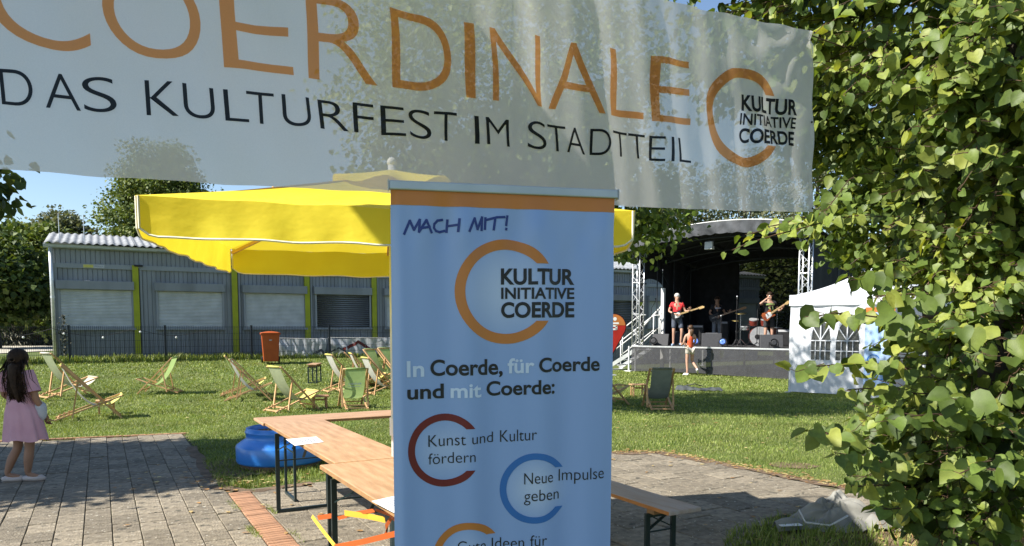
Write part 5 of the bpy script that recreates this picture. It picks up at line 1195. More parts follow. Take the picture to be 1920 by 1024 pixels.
# ================================================================== PEOPLE
def tmpl():
    J = dict(pelvis=(0, 0, .95), waist=(0, 0, 1.10), chest=(0, 0, 1.33), neck=(0, 0, 1.49), headb=(0, -.015, 1.60), headt=(0, -.01, 1.715))
    for s, k in ((-1, 'L'), (1, 'R')):
        J.update({'sh'+k: (s*.165, 0, 1.42), 'el'+k: (s*.25, .02, 1.15), 'wr'+k: (s*.25, -.08, .92), 'ha'+k: (s*.25, -.11, .84), 'hip'+k: (s*.085, 0, .92), 'kn'+k: (s*.105, -.02, .50), 'an'+k: (s*.115, .02, .09), 'to'+k: (s*.13, -.13, .035)})
    return {k: Vector(v) for k, v in J.items()}
RAD = dict(pelvis=.112, waist=.10, chest=.118, neck=.052, headb=.078, headt=.086, sh=.058, el=.040, wr=.027, ha=.036, hip=.082, kn=.056, an=.036, to=.036)
def rad(k): return RAD.get(k, RAD.get(k[:-1], .04))
def grow(J, chain, rf_=1.0, add=0.0, root=0, sub=1, over={}):
    names = []; 
    for c in chain:
        for k in c:
            if k not in names: names.append(k)
    ed = [(names.index(a), names.index(b)) for c in chain for a, b in zip(c[:-1], c[1:])]
    return skin([J[n_] for n_ in names], ed, [over.get(n_, rad(n_)*rf_+add) for n_ in names], sub, root)
def finger(b, p, d, side, nrm, l, r, curl):
    q1 = p+d*l*.5-nrm*curl*l*.2; q2 = q1+(d*(1-curl*.7)-nrm*curl).normalized()*l*.5; b.tube([p-d*l*.35, p, q1, q2], [r, r, r*.9, r*.7], 6)
def hand(b, wr, ha, side, curl=.6, s=1.0):
    d = (ha-wr).normalized(); sd = d.cross(Vector((0, -1, 0)))
    sd = (sd.normalized() if sd.length > .1 else Vector((1, 0, 0)))*side; nrm = d.cross(sd).normalized()
    for i, (o, l) in enumerate(((-.030, .055), (-.011, .075), (.010, .082), (.030, .072))): finger(b, ha+d*.035*s+sd*o*s*-1, d, sd, nrm, l*s, .0085*s, curl*(.9+.1*i))
    finger(b, ha+sd*.036*s-d*.01*s, (d*.5+sd*.8).normalized(), sd, nrm, .055*s, .0100*s, curl*.5)
CH_BODY = [('pelvis', 'waist', 'chest', 'neck', 'headb', 'headt'), ('chest', 'shL', 'elL', 'wrL', 'haL'), ('chest', 'shR', 'elR', 'wrR', 'haR'), ('pelvis', 'hipL', 'knL', 'anL', 'toL'), ('pelvis', 'hipR', 'knR', 'anR', 'toR')]
def person(label, pos, J, skinm, rz=0.0, sc=1.0, top=None, bottom=None, sleeve=.6, legf=.5, shoe='white', hair=None, hairlong=False, face=True, curl=(.6, .6), long_sl=0):
    t = thing('person', label, 'person', pos, rz); t.scale = (sc, sc, sc)
    v, f = grow(J, CH_BODY); b = MB(); b.add(v, f)
    hand(b, J['wrL'], J['haL'], 1, curl[0]); hand(b, J['wrR'], J['haR'], -1, curl[1])
    hc = (J['headb']+J['headt'])/2; fw = J.get('look', Vector((0, -1, 0))).normalized(); rt = fw.cross(Vector((0, 0, 1))).normalized()
    b.ball(hc+fw*.088-Vector((0, 0, .012)), .016, 6, None, (1, 1.2, 1.4))
    for s in (-1, 1): b.ball(hc+rt*s*.085-Vector((0, 0, .005)), .022, 6, None, (.5, 1, 1.3))
    b.ball(hc+fw*.02-Vector((0, 0, .075)), .055, 8)
    b.build('body', M[skinm], t, smooth=True)
    if face:
        e = MB()
        for s in (-1, 1): e.ball(hc+fw*.083+rt*s*.031+Vector((0, 0, .018)), .009, 6)
        e.ball(hc+fw*.084-Vector((0, 0, .052)), .012, 6, None, (1.9, .5, .45)); e.build('face_features', M['hair'], t, smooth=True)
    if top:
        J2 = dict(J)
        for k in 'LR': J2['sl'+k] = J['sh'+k].lerp(J['el'+k], sleeve)
        J2['hem'] = J['pelvis']+Vector((0, 0, .01)); ch = [('hem', 'waist', 'chest', 'nk')]; J2['nk'] = J['neck']-Vector((0, 0, .045))
        if sleeve > 0: ch += [('chest', 'shL', 'slL'), ('chest', 'shR', 'slR')]
        v, f = grow(J2, ch, 1.08, .012, 1, 1, {'slL': .062, 'slR': .062, 'hem': .128, 'nk': .062, 'waist': .120, 'chest': .132}); MB().add(v, f).build('shirt', M[top], t, smooth=True)
    if bottom:
        J2 = dict(J); ch = [('wb', 'hipL', 'cfL'), ('wb', 'hipR', 'cfR')]; J2['wb'] = J['pelvis']+Vector((0, 0, .02))
        ov = {'wb': .120, 'hipL': .100, 'hipR': .100}
        for k in 'LR':
            if legf <= 1: J2['cf'+k] = J['hip'+k].lerp(J['kn'+k], legf); ov['cf'+k] = .088
            else: J2['km'+k] = J['kn'+k]; J2['cf'+k] = J['kn'+k].lerp(J['an'+k], legf-1); ov['cf'+k] = .062; ov['km'+k] = .070
        if legf > 1: ch = [('wb', 'hipL', 'kmL', 'cfL'), ('wb', 'hipR', 'kmR', 'cfR')]
        v, f = grow(J2, ch, 1, 0, 0, 1, ov); MB().add(v, f).build('shorts' if legf <= 1 else 'trousers', M[bottom], t, smooth=True)
    for k in 'LR':
        a, o = J['an'+k], J['to'+k]; d = (o-a); dh = Vector((d.x, d.y, d.z*.7)); dh.normalize(); b = MB(); heel = a-dh*.05-Vector((0, 0, .045)); b.tube([heel, a-Vector((0, 0, .04)), o+Vector((0, 0, .012)), o+dh*.08+Vector((0, 0, -.002))], [.036, .046, .044, .026], 8)
        b.build('shoe', M[shoe], t, smooth=True)
    if hair:
        b = MB(); b.ball(hc+Vector((0, 0, .028))-fw*.022, .094, 12, None, (.98, 1.02, .95))
        if hairlong: b.tube([hc+Vector((0, 0, .03))-fw*.06, hc-fw*.095-Vector((0, 0, .06)), hc-fw*.10-Vector((0, 0, .20)), hc-fw*.07-Vector((0, 0, .30))], [.07, .075, .06, .02], 10)
        b.build('hair', M[hair], t, smooth=True)
    return t
def guitar(label, P, neckdir, front, body_m, guard_m, neck_m, L=1.0, cat='guitar'):
    """P world centre of the body, neckdir along the neck, front = outward direction"""
    t = thing('electric_guitar', label, cat, tuple(P)); x = Vector(neckdir).normalized(); z = Vector(front).normalized(); z = (z-x*z.dot(x)).normalized(); y = z.cross(x)
    f = lambda a, b_, c: x*a+y*b_+z*c
    out = [(-.20, .0), (-.185, .10), (-.12, .155), (-.04, .13), (.03, .105), (.10, .125), (.17, .14), (.165, .085), (.12, .045), (.12, -.04), (.18, -.07), (.20, -.13), (.12, -.13), (.03, -.105), (-.04, -.13), (-.12, -.155), (-.185, -.10)]
    MB().prism(out, .04, f).build('guitar_body', M[body_m], t)
    MB().prism([(-.10, -.09), (-.06, .06), (.05, .08), (.12, .03), (.12, -.06), (.04, -.09)], .004, lambda a, b_, c: f(a, b_, .041+c)).build('pickguard', M[guard_m], t)
    MB().prism([(.10, -.028), (.72*L, -.022), (.72*L, .022), (.10, .028)], .025, lambda a, b_, c: f(a, b_, .035+c)).build('neck', M[neck_m], t)
    MB().prism([(.72*L, -.03), (.76*L, -.05), (.90*L, -.045), (.92*L, .0), (.86*L, .04), (.72*L, .03)], .018, lambda a, b_, c: f(a, b_, .035+c)).build('headstock', M[neck_m], t)
    b = MB()
    for k in range(3): b.bar(f(-.13, -.02+.02*k, .066), f(.74*L, -.015+.015*k, .066), .002, .002)
    b.build('strings', M['steel'], t); return t
def W_(t, v): return t.location + Matrix.Rotation(t.rotation_euler.z, 3, 'Z') @ (Vector(v)*t.scale.x)
# grey haired guitarist, one foot forward
J = tmpl(); J.update(elL=Vector((-.27, .02, 1.17)), wrL=Vector((-.08, -.20, 1.07)), haL=Vector((-.01, -.22, 1.06)), elR=Vector((.28, -.02, 1.17)), wrR=Vector((.36, -.25, 1.17)), haR=Vector((.37, -.28, 1.22)),
                     knL=Vector((-.10, -.02, .50)), anL=Vector((-.10, .02, .09)), toL=Vector((-.15, -.12, .035)), knR=Vector((.16, -.13, .50)), anR=Vector((.14, -.03, .10)), toR=Vector((.20, -.16, .04)), look=Vector((.15, -1, -.35)))
p = onstage(1269, .45); g1 = person('guitarist with white grey hair in a red shirt at the left of the stage', tuple(p), J, 'skin', R(-4), 1.04, 'red', 'denimgrey', .55, .85, 'shoe', 'hair_grey')
guitar('black and white electric guitar with pale maple neck held by the man in red', W_(g1, (-.02, -.16, 1.04)), (.93, -.1, .30), (0, -1, .15), 'black', 'whitepaint', 'maple', 1.05)
# bassist, in the shade
J = tmpl(); J.update(elL=Vector((-.27, .02, 1.15)), wrL=Vector((-.12, -.18, 1.03)), haL=Vector((-.06, -.20, 1.02)), elR=Vector((.28, -.02, 1.17)), wrR=Vector((.36, -.22, 1.15)), haR=Vector((.38, -.25, 1.2)), look=Vector((-.2, -1, -.1)))
p = onstage(1344, 3.0); g2 = person('bass player in a black shirt and grey jeans standing in the stage shade', tuple(p), J, 'skin2', R(0), 1.02, 'blackshirt', 'jeans', .6, 1.85, 'black', 'hair')
Print().text('Gimme', -.10, .10, 1.31, 1.33, .05, .03).build('shirt_print', M['pr_white'], g2, lambda x, y: Vector((x, -.150+x*x*2, y)), .05)
guitar('dark bass guitar with long brown neck held by the man in the black shirt', W_(g2, (-.12, -.16, 1.0)), (.94, -.1, .32), (0, -1, .1), 'speaker', 'black', 'pine2', 1.3, 'bass guitar')
# singer lifting a cup or microphone to his mouth
J = tmpl(); J.update(elL=Vector((-.33, -.10, 1.36)), wrL=Vector((-.13, -.17, 1.54)), haL=Vector((-.07, -.19, 1.57)), elR=Vector((.29, .0, 1.16)), wrR=Vector((.33, -.22, 1.2)), haR=Vector((.34, -.26, 1.25)), look=Vector((-.25, -1, .0)))
p = onstage(1442, 1.4); g3 = person('guitarist in black shirt and dark shorts raising one hand to his mouth', tuple(p), J, 'skin', R(-6), 1.04, 'blackshirt', 'darkshort', .55, .8, 'black', 'hair', curl=(.9, .6))
Print().line([(-.12, 1.36), (.0, 1.38), (.12, 1.36)], .05).line([(-.05, 1.27), (.02, 1.15)], .04).line([(.06, 1.3), (.08, 1.2)], .03).build('shirt_print', M['sl_green'], g3, lambda x, y: Vector((x, -.152+x*x*2, y)), .05)
guitar('sunburst electric guitar with white pickguard held by the singer', W_(g3, (-.08, -.17, 1.02)), (.80, -.1, .55), (0, -1, .1), 'sunburst', 'whitepaint', 'maple', .9)
q = W_(g3, (-.05, -.20, 1.61)); o = MB().tube([(0, 0, 0), (.02, .04, -.05), (.03, .06, -.13)], .016, 8).ball((0, 0, .01), .026, 8).build('hand_microphone', M['steel'], None, smooth=True); o.location = q; tag(o, 'silver microphone held at the singer mouth', 'microphone')
# woman in orange top, seen from behind
J = tmpl(); J = {k: Vector((v.x, -v.y, v.z)) for k, v in J.items()}
J.update(elL=Vector((-.23, .02, 1.14)), wrL=Vector((-.22, .24, 1.07)), haL=Vector((-.20, .31, 1.08)), elR=Vector((.22, .06, 1.15)), wrR=Vector((.02, .26, 1.08)), haR=Vector((-.04, .31, 1.1)),
         knL=Vector((-.10, .02, .50)), anL=Vector((-.09, -.02, .09)), toL=Vector((-.14, .12, .035)), knR=Vector((.12, .10, .50)), anR=Vector((.20, -.18, .25)), toR=Vector((.27, -.05, .12)), look=Vector((-.15, 1, 0)))
p = at(1293, 704, 24.35); g4 = person('woman in an orange top, beige shorts and white shoes seen from behind before the stage', (p.x, p.y, 0), J, 'skin', R(8), .94, 'orangetop', 'beige', 0, .45, 'white', 'hair_brown', True, False)
o = MB().b2(-.035, .035, -.006, .006, 0, .14).build('mobile_phone', M['black'], None); o.location = W_(g4, (-.12, .36, 1.06)); tag(o, 'small dark phone held by the woman in the orange top', 'phone')

# girl in the pink dress, seen from behind, feet pointing right
gp = Vector((-5.12, 7.66, 0)); girl = thing('person', 'girl in a pink dress with long dark hair seen from behind at the left edge', 'person', tuple(gp))
Vv = Vector
Jg = dict(pelvis=Vv((.03, .0, .70)), waist=Vv((.0, .01, .84)), chest=Vv((-.01, .0, 1.03)), neck=Vv((-.01, .01, 1.15)), headb=Vv((-.01, .03, 1.235)), headt=Vv((-.01, .03, 1.315)),
          shL=Vv((-.135, .0, 1.10)), elL=Vv((-.19, .03, .91)), wrL=Vv((-.12, .17, .80)), haL=Vv((-.08, .22, .80)), shR=Vv((.115, .0, 1.10)), elR=Vv((.175, -.02, .88)), wrR=Vv((.215, .06, .70)), haR=Vv((.21, .10, .635)),
          hipL=Vv((-.035, 0, .68)), knL=Vv((-.06, .03, .36)), anL=Vv((-.165, -.02, .075)), toL=Vv((-.03, .03, .03)), hipR=Vv((.09, 0, .68)), knR=Vv((.07, .01, .36)), anR=Vv((.03, .02, .075)), toR=Vv((.14, .05, .028)))
ovr = dict(pelvis=.10, waist=.085, chest=.092, neck=.038, headb=.072, headt=.085, shL=.046, shR=.046, elL=.034, elR=.036, wrL=.023, wrR=.024, haL=.028, haR=.030, hipL=.068, hipR=.068, knL=.046, knR=.048, anL=.030, anR=.031, toL=.026, toR=.026)
Jg['clL'] = Vv((-.105, -.015, .24)); Jg['clR'] = Vv((.058, .0, .24)); ovr['clL'] = .049; ovr['clR'] = .050
ch = [('pelvis', 'waist', 'chest', 'neck', 'headb', 'headt'), ('chest', 'shL', 'elL', 'wrL', 'haL'), ('chest', 'shR', 'elR', 'wrR', 'haR'), ('pelvis', 'hipL', 'knL', 'clL', 'anL', 'toL'), ('pelvis', 'hipR', 'knR', 'clR', 'anR', 'toR')]
v, f = grow(Jg, ch, 1, 0, 0, 2, ovr); b = MB().add(v, f); hand(b, Jg['wrL'], Jg['haL'], 1, .5, .8); hand(b, Jg['wrR'], Jg['haR'], -1, .6, .8)
hc = Vv((-.01, .03, 1.275)); b.ball(hc+Vv((.03, .085, -.02)), .013, 6)
for s in (-1, 1): b.ball(hc+Vv((s*.080, .01, -.01)), .018, 6, None, (.5, 1, 1.3))
b.build('body', M['skin2'], girl, smooth=True)
# dress: rings from the neck to the hem, with hanging folds
lev = [(1.145, .045, .040, -.01), (1.12, .085, .058, -.01), (1.085, .125, .075, -.01), (1.02, .128, .088, -.01), (.93, .122, .092, .0), (.84, .130, .105, .01), (.74, .165, .125, .02), (.62, .185, .138, .03), (.52, .20, .148, .035), (.445, .212, .155, .04)]
zz = [l[0] for l in lev][::-1]; g_ = lambda z, k: float(np.interp(z, zz, [l[k] for l in lev][::-1]))
def drf(u, v):
    z = 1.145-(1.145-.44)*v; a = 2*PI*u; fo = max(0, (.95-z)/.5); k = 1+fo*(.055*math.sin(a*7+.6)+.04*math.sin(a*11+z*6)+.02*math.sin(a*17)); k += .02*math.sin(z*38+a*2)*(1 if .78 < z < .95 else 0)
    return (g_(z, 3)+g_(z, 1)*k*math.cos(a), .005+g_(z, 2)*k*math.sin(a), z-(.012*math.sin(a*5) if v > .98 else 0))
b = MB(); b.grid(84, 40, drf)
for k in 'LR':
    s_, e_ = Jg['sh'+k], Jg['el'+k]; d = (e_-s_); b.tube([s_-d*.25+Vv((0, 0, .01)), s_, s_+d*.35, s_+d*.72], [.045, .060, .064, .072], 16, False)
b.build('dress', M['pink'], girl, smooth=True)
for k in 'LR':
    a, o = Jg['an'+k], Jg['to'+k]; d = o-a; dh = Vv((d.x, d.y, 0)).normalized()
    b = MB(); b.tube([a-dh*.045+Vv((0, 0, -.048)), a-dh*.02+Vv((0, 0, -.045)), a+dh*.06+Vv((0, 0, -.050)), a+dh*.125+Vv((0, 0, -.048)), a+dh*.165+Vv((0, 0, -.055))], [.020, .030, .030, .034, .014], 10); b.build('shoe', M['shoecream'], girl, smooth=True)
b = MB(); b.ball(hc+Vv((0, -.012, .022)), .098, 16, None, (.98, 1.05, 1.02))
# gathered long hair: one body and loose strands
b.tube([hc+Vv((.0, -.085, .0)), hc+Vv((.01, -.105, -.06)), hc+Vv((.015, -.112, -.16)), hc+Vv((.03, -.110, -.27)), hc+Vv((.05, -.115, -.37)), hc+Vv((.055, -.115, -.45))], [.045, .050, .052, .048, .032, .006], 10)
for k in range(560):
    a = random.uniform(-1.35, 1.35); r0 = .09; p0 = hc+Vv((r0*math.sin(a), -r0*math.cos(a)*.8, random.uniform(-.03, .05))); x = math.sin(a)*(random.uniform(.02, .07) if k > 28 else random.uniform(.09, .20))+.02; L_ = random.uniform(.22, .46)
    p1 = hc+Vv((x*1.0, -.125, -L_*.4)); p2 = hc+Vv((x*1.1+random.gauss(.01, .02), -.128-random.uniform(0, .02), -L_*.75)); p3 = hc+Vv((x*1.2+random.gauss(.02, .03), -.115, -L_))
    b.tube([p0, p1, p2, p3], [.006, .0045, .003, .001], 3)
b.build('hair', M['hair'], girl, smooth=True)
MB().lathe([(.03, -.012), (.034, 0), (.03, .012)], 12, hc+Vv((.0, -.098, .01)), Matrix.Rotation(PI/2, 3, 'X')).build('hair_tie', M['hair_brown'], girl)
bg_ = thing('shoulder_bag', 'small silver white shoulder bag under the arm of the girl in pink', 'bag', tuple(gp+Vv((.17, .03, .62))))
b = MB(); b.grid(20, 14, lambda u, v: ((.085*math.cos(2*PI*u))*(1-.5*(2*v-1)**4), (.045*math.sin(2*PI*u))*(1-.6*(2*v-1)**4), .02+.19*v+.01*math.sin(u*25))); b.build('bag_body', M['bag'], bg_, smooth=True)
MB().tube([(.06, .02, .18), (.0, -.06, .30), (-.10, -.13, .42), (-.17, -.13, .50)], .005, 5).build('bag_strap', M['bag'], bg_)
# ================================================================== TREES
def frames(n, tip, nrm):
    t = tip/np.linalg.norm(tip, axis=1, keepdims=True); m_ = nrm-(nrm*t).sum(1, keepdims=True)*t; m_ /= np.linalg.norm(m_, axis=1, keepdims=True)+1e-9
    return t, m_, np.cross(m_, t)
def leaves_np(P, tip, nrm, size, shape, faces):
    t, m_, s = frames(len(P), tip, nrm); sz = size[:, None, None]
    V = P[:, None, :]+sz*(shape[None, :, 0:1]*s[:, None, :]+shape[None, :, 1:2]*t[:, None, :]+shape[None, :, 2:3]*m_[:, None, :])
    k = shape.shape[0]; F = (np.arange(len(P))*k)[:, None, None]+faces[None]; return V.reshape(-1, 3), F.reshape(-1, faces.shape[1])
DIA = np.array([(0, 0, 0), (.42, .45, .12), (0, 1, -.08), (-.42, .45, .12)]); DIAF = np.array([(0, 1, 2, 3)])
LONG = np.array([(0, 0, 0), (.10, .4, .03), (0, 1.3, -.25), (-.10, .4, .03)])
HEART = np.array([(0, 0, 0), (.30, -.12, .06), (.56, .12, .10), (.57, .48, .05), (.33, .80, -.06), (0, 1.06, -.18), (-.33, .80, -.06), (-.57, .48, .05), (-.56, .12, .10), (-.30, -.12, .06), (0, .30, -.02), (0, .66, -.06)])
HEARTF = np.array([(0, 1, 2, 10), (10, 2, 3, 3), (10, 3, 4, 11), (11, 4, 5, 5), (0, 10, 8, 9), (10, 7, 8, 8), (10, 11, 6, 7), (11, 5, 6, 6)])
def fixq(F):  # quads with a doubled corner become triangles
    return [tuple(dict.fromkeys(f)) for f in F]
HF = fixq(HEARTF.tolist())
tri = []
for f in HF:
    tri.append(f[:3])
    if len(f) == 4: tri.append((f[0], f[2], f[3]))
HT = np.array(tri)
SMALL = np.array([(0, 0, 0), (.40, .12, .08), (.38, .55, .03), (0, 1.05, -.15), (-.38, .55, .03), (-.40, .12, .08)]); SMALLF = np.array([(0, 1, 2), (0, 2, 3), (0, 3, 4), (0, 4, 5)])
def crown_pts(blobs, ncl, per, spread, shell=.55):
    vol = np.array([b[3]*b[4]*b[5] for b in blobs])**(2/3); cnt = np.maximum(1, (ncl*vol/vol.sum())).astype(int); C, O = [], []
    for b, n in zip(blobs, cnt):
        d = rng.normal(size=(n, 3)); d /= np.linalg.norm(d, axis=1, keepdims=True); r = rng.uniform(shell**3, 1, n)**(1/3)*rng.uniform(.86, 1.10, n)
        C.append(np.array(b[:3])+d*r[:, None]*np.array(b[3:6])); O.append(d)
    C = np.concatenate(C); O = np.concatenate(O); P = np.repeat(C, per, 0)+rng.normal(size=(len(C)*per, 3))*spread*np.array([1, 1, .55]); return P, np.repeat(O, per, 0), C
def trunkmesh(base, top, r, limbs, C=None, nl=6):
    b = MB(); base, top = Vector(base), Vector(top); n = 7; P = [base.lerp(top, i/n)+Vector((math.sin(i*1.7)*r*.35, math.cos(i*2.1)*r*.3, 0)) for i in range(n+1)]
    b.tube([base-Vector((0, 0, .15))]+P, [r*1.45]+[r*(1.15-.75*i/n) for i in range(n+1)], 12)
    for (p, q, rr) in limbs:
        p, q = Vector(p), Vector(q); m1 = p.lerp(q, .35)+Vector((0, 0, .06*(q-p).length)); m2 = p.lerp(q, .7)+Vector((0, 0, .05*(q-p).length)); b.tube([p, m1, m2, q], [rr, rr*.75, rr*.5, rr*.15], 7)
    return b
def tree(name, label, base, th, tr_, blobs, ncl, per, size, mt, group=None, shape=SMALL, faces=SMALLF, spread=.28, shell=.55, droop=.3, nlimb=9):
    bz = H(base[0], base[1]); t = thing(name, label, 'tree', (base[0], base[1], bz), 0, group)
    P, O, C = crown_pts(blobs, ncl, per, spread, shell); n = len(P)
    tip = rng.normal(size=(n, 3))*.6+O*.5+np.array([0, 0, -droop]); nrm = rng.normal(size=(n, 3))*.55+O*.35+np.array([-.15, -.1, .75])
    V, F = leaves_np(P, tip, nrm, size*rng.uniform(.65, 1.25, n), shape, faces); V = V-np.array([base[0], base[1], bz])
    mobj('crown', npmesh('crown', V, F, M[mt]), t)
    mean = np.mean([b[:3] for b in blobs], 0); top = Vector((mean[0]*.5+base[0]*.5, mean[1]*.5+base[1]*.5, max(b[2] for b in blobs)))
    idx = rng.choice(len(C), min(nlimb, len(C)), False); b0 = Vector((*base, bz)); L_ = []
    for i in idx: k = random.uniform(.35, .8); p = b0.lerp(top, k); q = Vector(C[i]); L_.append((p, p.lerp(q, .92), tr_*.42*(1.1-k)))
    b = trunkmesh(b0, top, tr_, L_); b.v = [tuple(Vector(v)-b0) for v in b.v]; b.build('trunk', M['bark'], t, smooth=True); return t
# tree whose crown hangs left of the stage and shows through the banner
tree('linden_tree', 'linden hiding its trunk behind the roll-up display, boughs hanging left of the stage', (-.35, 13.6), 3, .17, [(-.1, 13.6, 6.0, 3.0, 2.3, 2.6), (1.5, 13.4, 3.95, 1.5, 1.3, .85), (-1.2, 13.5, 4.6, 1.5, 1.4, 1.3), (.6, 13.6, 4.6, 1.8, 1.5, 1.2), (2.35, 13.2, 3.35, .75, .7, .42)],
     900, 34, .095, 'linden_far', spread=.26)
# second linden, behind the near one
tree('linden_tree', 'linden with small sunlit leaves between the near linden and the tent', (6.0, 10.3), 3, .16, [(4.9, 9.7, 3.0, 1.0, .9, .62), (5.6, 10.0, 4.3, 1.9, 1.5, 1.2), (4.6, 9.6, 4.4, 1.3, 1.1, .8), (6.6, 10.2, 3.0, 1.3, 1.1, 1.0), (5.5, 9.8, 2.55, .9, .8, .45), (3.4, 9.9, 5.1, 1.1, 1, .7)],
     640, 30, .105, 'linden_far', spread=.20)
# tree out of the picture on the left whose crown shades the paving and the girl
tree('maple_tree', 'tree at the left edge whose low twig tips show above the left trees', (-9.8, 6.9), 3, .2, [(-9.2, 6.75, 4.3, 2.2, 1.7, 1.35), (-9.3, 6.6, 3.6, 2.1, 1.5, 1.0), (-9.5, 6.8, 5.6, 1.8, 1.5, 1.2), (-10.6, 7.0, 4.2, 1.5, 1.3, 1.2), (-7.2, 8.6, 3.9, .6, .4, .5), (-6.62, 8.9, 3.30, .38, .3, .28)], 1000, 38, .13, 'tree_dark', spread=.25, shell=.25)

def bgtree(name, label, px, ytop, hw, Y, ybot, mt, n=260, per=26, cone=False, size=.24, group='trees beyond the cabins and the stage', gaps=.6):
    c = at(px, (ytop+ybot)/2, Y); zt_ = at(px, ytop, Y).z; zb_ = max(at(px, ybot, Y).z, .9); r = hw/FOC*Y; blobs = []
    if cone: 
        m_ = 8
        for i in range(m_): v = i/(m_-1); blobs.append((c.x+random.gauss(0, .05)*r, Y, zb_+(zt_-zb_)*(.06+.9*v), r*(1-.55*v**2), r*(1-.55*v**2), (zt_-zb_)/m_*1.0))
    else:
        blobs.append((c.x, Y, (zt_+zb_)/2, r*.8, r*.8, (zt_-zb_)*.46))
        for k in range(7): a = 2*PI*k/7+random.uniform(0, .6); q = random.uniform(.45, .7); blobs.append((c.x+math.cos(a)*r*q, Y+math.sin(a)*r*.5, zb_+(zt_-zb_)*random.uniform(.25, .82), r*random.uniform(.32, .5), r*.4, (zt_-zb_)*random.uniform(.14, .24)))
    tree(name, label, (c.x, Y), 3, .25, blobs, n, per, size, mt, group, DIA, DIAF, spread=.30*Y/40, shell=gaps)
bgtree('broadleaf_tree', 'dark tree at the far left edge above the silvery shrub', -20, 415, 115, 31, 632, 'tree_dark', 420)
bgtree('broadleaf_tree', 'sunlit bushy tree left of the cabin downpipe', 62, 405, 75, 36, 640, 'tree_mid', 420)
bgtree('broadleaf_tree', 'round greyish green tree rising over the left roof corner', 118, 398, 62, 46, 520, 'tree_grey', 300)
bgtree('broadleaf_tree', 'lower tree between the roof corner and the conical tree', 172, 450, 40, 60, 560, 'tree_mid', 200, size=.3)
bgtree('conical_tree', 'tall dense conical hornbeam behind the parasol', 305, 288, 118, 45, 520, 'tree_mid', 1300, 34, True, .20, gaps=.35)
bgtree('broadleaf_tree', 'light green tree between the parasol edge and the left truss tower', 1150, 455, 55, 46, 640, 'tree_mid', 240)
bgtree('willow_tree', 'grey green willow left above the stage roof', 1250, 300, 110, 52, 560, 'tree_grey', 330, 26, gaps=.75)
bgtree('willow_tree', 'grey green willow over the middle of the stage roof', 1395, 270, 110, 56, 560, 'tree_grey', 330, 26, gaps=.8)
bgtree('willow_tree', 'grey green willow right above the stage roof', 1530, 290, 110, 50, 560, 'tree_grey', 330, 26, gaps=.75)
bgtree('broadleaf_tree', 'dark bushy tree seen through the stage gauze right of the cabins', 1465, 452, 85, 39, 690, 'tree_mid', 420)
bgtree('broadleaf_tree', 'dark bushy tree behind the right end of the stage', 1610, 430, 95, 41, 690, 'tree_dark', 380)
bgtree('broadleaf_tree', 'dark tree behind the party tent', 1760, 400, 120, 40, 640, 'tree_dark', 400)
bgtree('broadleaf_tree', 'dark tree at the right edge behind the linden trunk', 1930, 380, 120, 38, 600, 'tree_dark', 400)
bgtree('broadleaf_tree', 'tree far off over the middle of the cabin roof', 640, 455, 150, 62, 600, 'tree_mid', 260, size=.34)
bgtree('broadleaf_tree', 'tree far off behind the roll-up display', 930, 430, 170, 60, 620, 'tree_mid', 260, size=.34)
# silvery shrub behind the fence
def shrub(name, label, px, py, Y, r, h, n, mt, cat='shrub'):
    p = at(px, py, Y); bz = H(p.x, Y); t = thing(name, label, cat, (p.x, Y, bz)); P = []
    d = rng.normal(size=(n, 3)); d /= np.linalg.norm(d, axis=1, keepdims=True); d[:, 2] = np.abs(d[:, 2]); q = rng.uniform(.5, 1, n)[:, None]
    P = d*q*np.array([r, r, h]); tip = d*.8+rng.normal(size=(n, 3))*.3+np.array([0, 0, -.55]); nrm = rng.normal(size=(n, 3))*.6+np.array([-.4, -.2, .6])
    V, F = leaves_np(P, tip, nrm, rng.uniform(.18, .42, n), LONG, DIAF); mobj('foliage', npmesh('foliage', V, F, M[mt]), t)
    b = MB()
    for k in range(9): a = 2*PI*k/9; b.tube([(0, 0, 0), (r*.3*math.cos(a), r*.3*math.sin(a), h*.5), (r*.7*math.cos(a), r*.7*math.sin(a), h*.85)], [.05, .03, .01], 5)
    b.build('stem', M['bark'], t)
shrub('weeping_shrub', 'silvery weeping shrub behind the fence at the far left', 34, 640, 37, 2.4, 3.3, 9000, 'pampas')
shrub('weeping_shrub', 'dark weeping shrub between the silvery one and the cabin corner', 92, 640, 40, 2.6, 3.8, 7000, 'tree_dark')
# climber on the fence post
p = gh(122, 672); t = thing('climbing_plant', 'thin climbing plant on the fence beside the first post', 'plant', tuple(p)); n = 170; P = np.stack([rng.normal(0, .07, n), rng.normal(0, .03, n), rng.uniform(0, 1.3, n)], -1)
V, F = leaves_np(P, rng.normal(size=(n, 3))+np.array([0, 0, -.4]), rng.normal(size=(n, 3))+np.array([-.6, -.6, .3]), rng.uniform(.04, .08, n), DIA, DIAF); mobj('foliage', npmesh('foliage', V, F, M['pampas']), t); MB().tube([(0, 0, 0), (.03, 0, .6), (-.02, 0, 1.3)], .008, 4).build('stem', M['bark'], t)
# dark woods closing the horizon
n = 26000; a = rng.uniform(-1.25, 1.25, n); rr_ = rng.uniform(95, 118, n); xx = np.sin(a)*rr_; yy = np.cos(a)*rr_; zz_ = .4+rng.uniform(0, 1, n)**.8*(5.2+1.3*np.sin(a*23)+.8*np.sin(a*57))
V, F = leaves_np(np.stack([xx, yy, zz_], -1), rng.normal(size=(n, 3)), rng.normal(size=(n, 3))+np.array([0, -.3, .5]), rng.uniform(.9, 1.7, n), DIA, DIAF); o = mobj('distant_woods', npmesh('distant_woods', V, F, M['tree_dark'])); tag(o, kind='stuff')

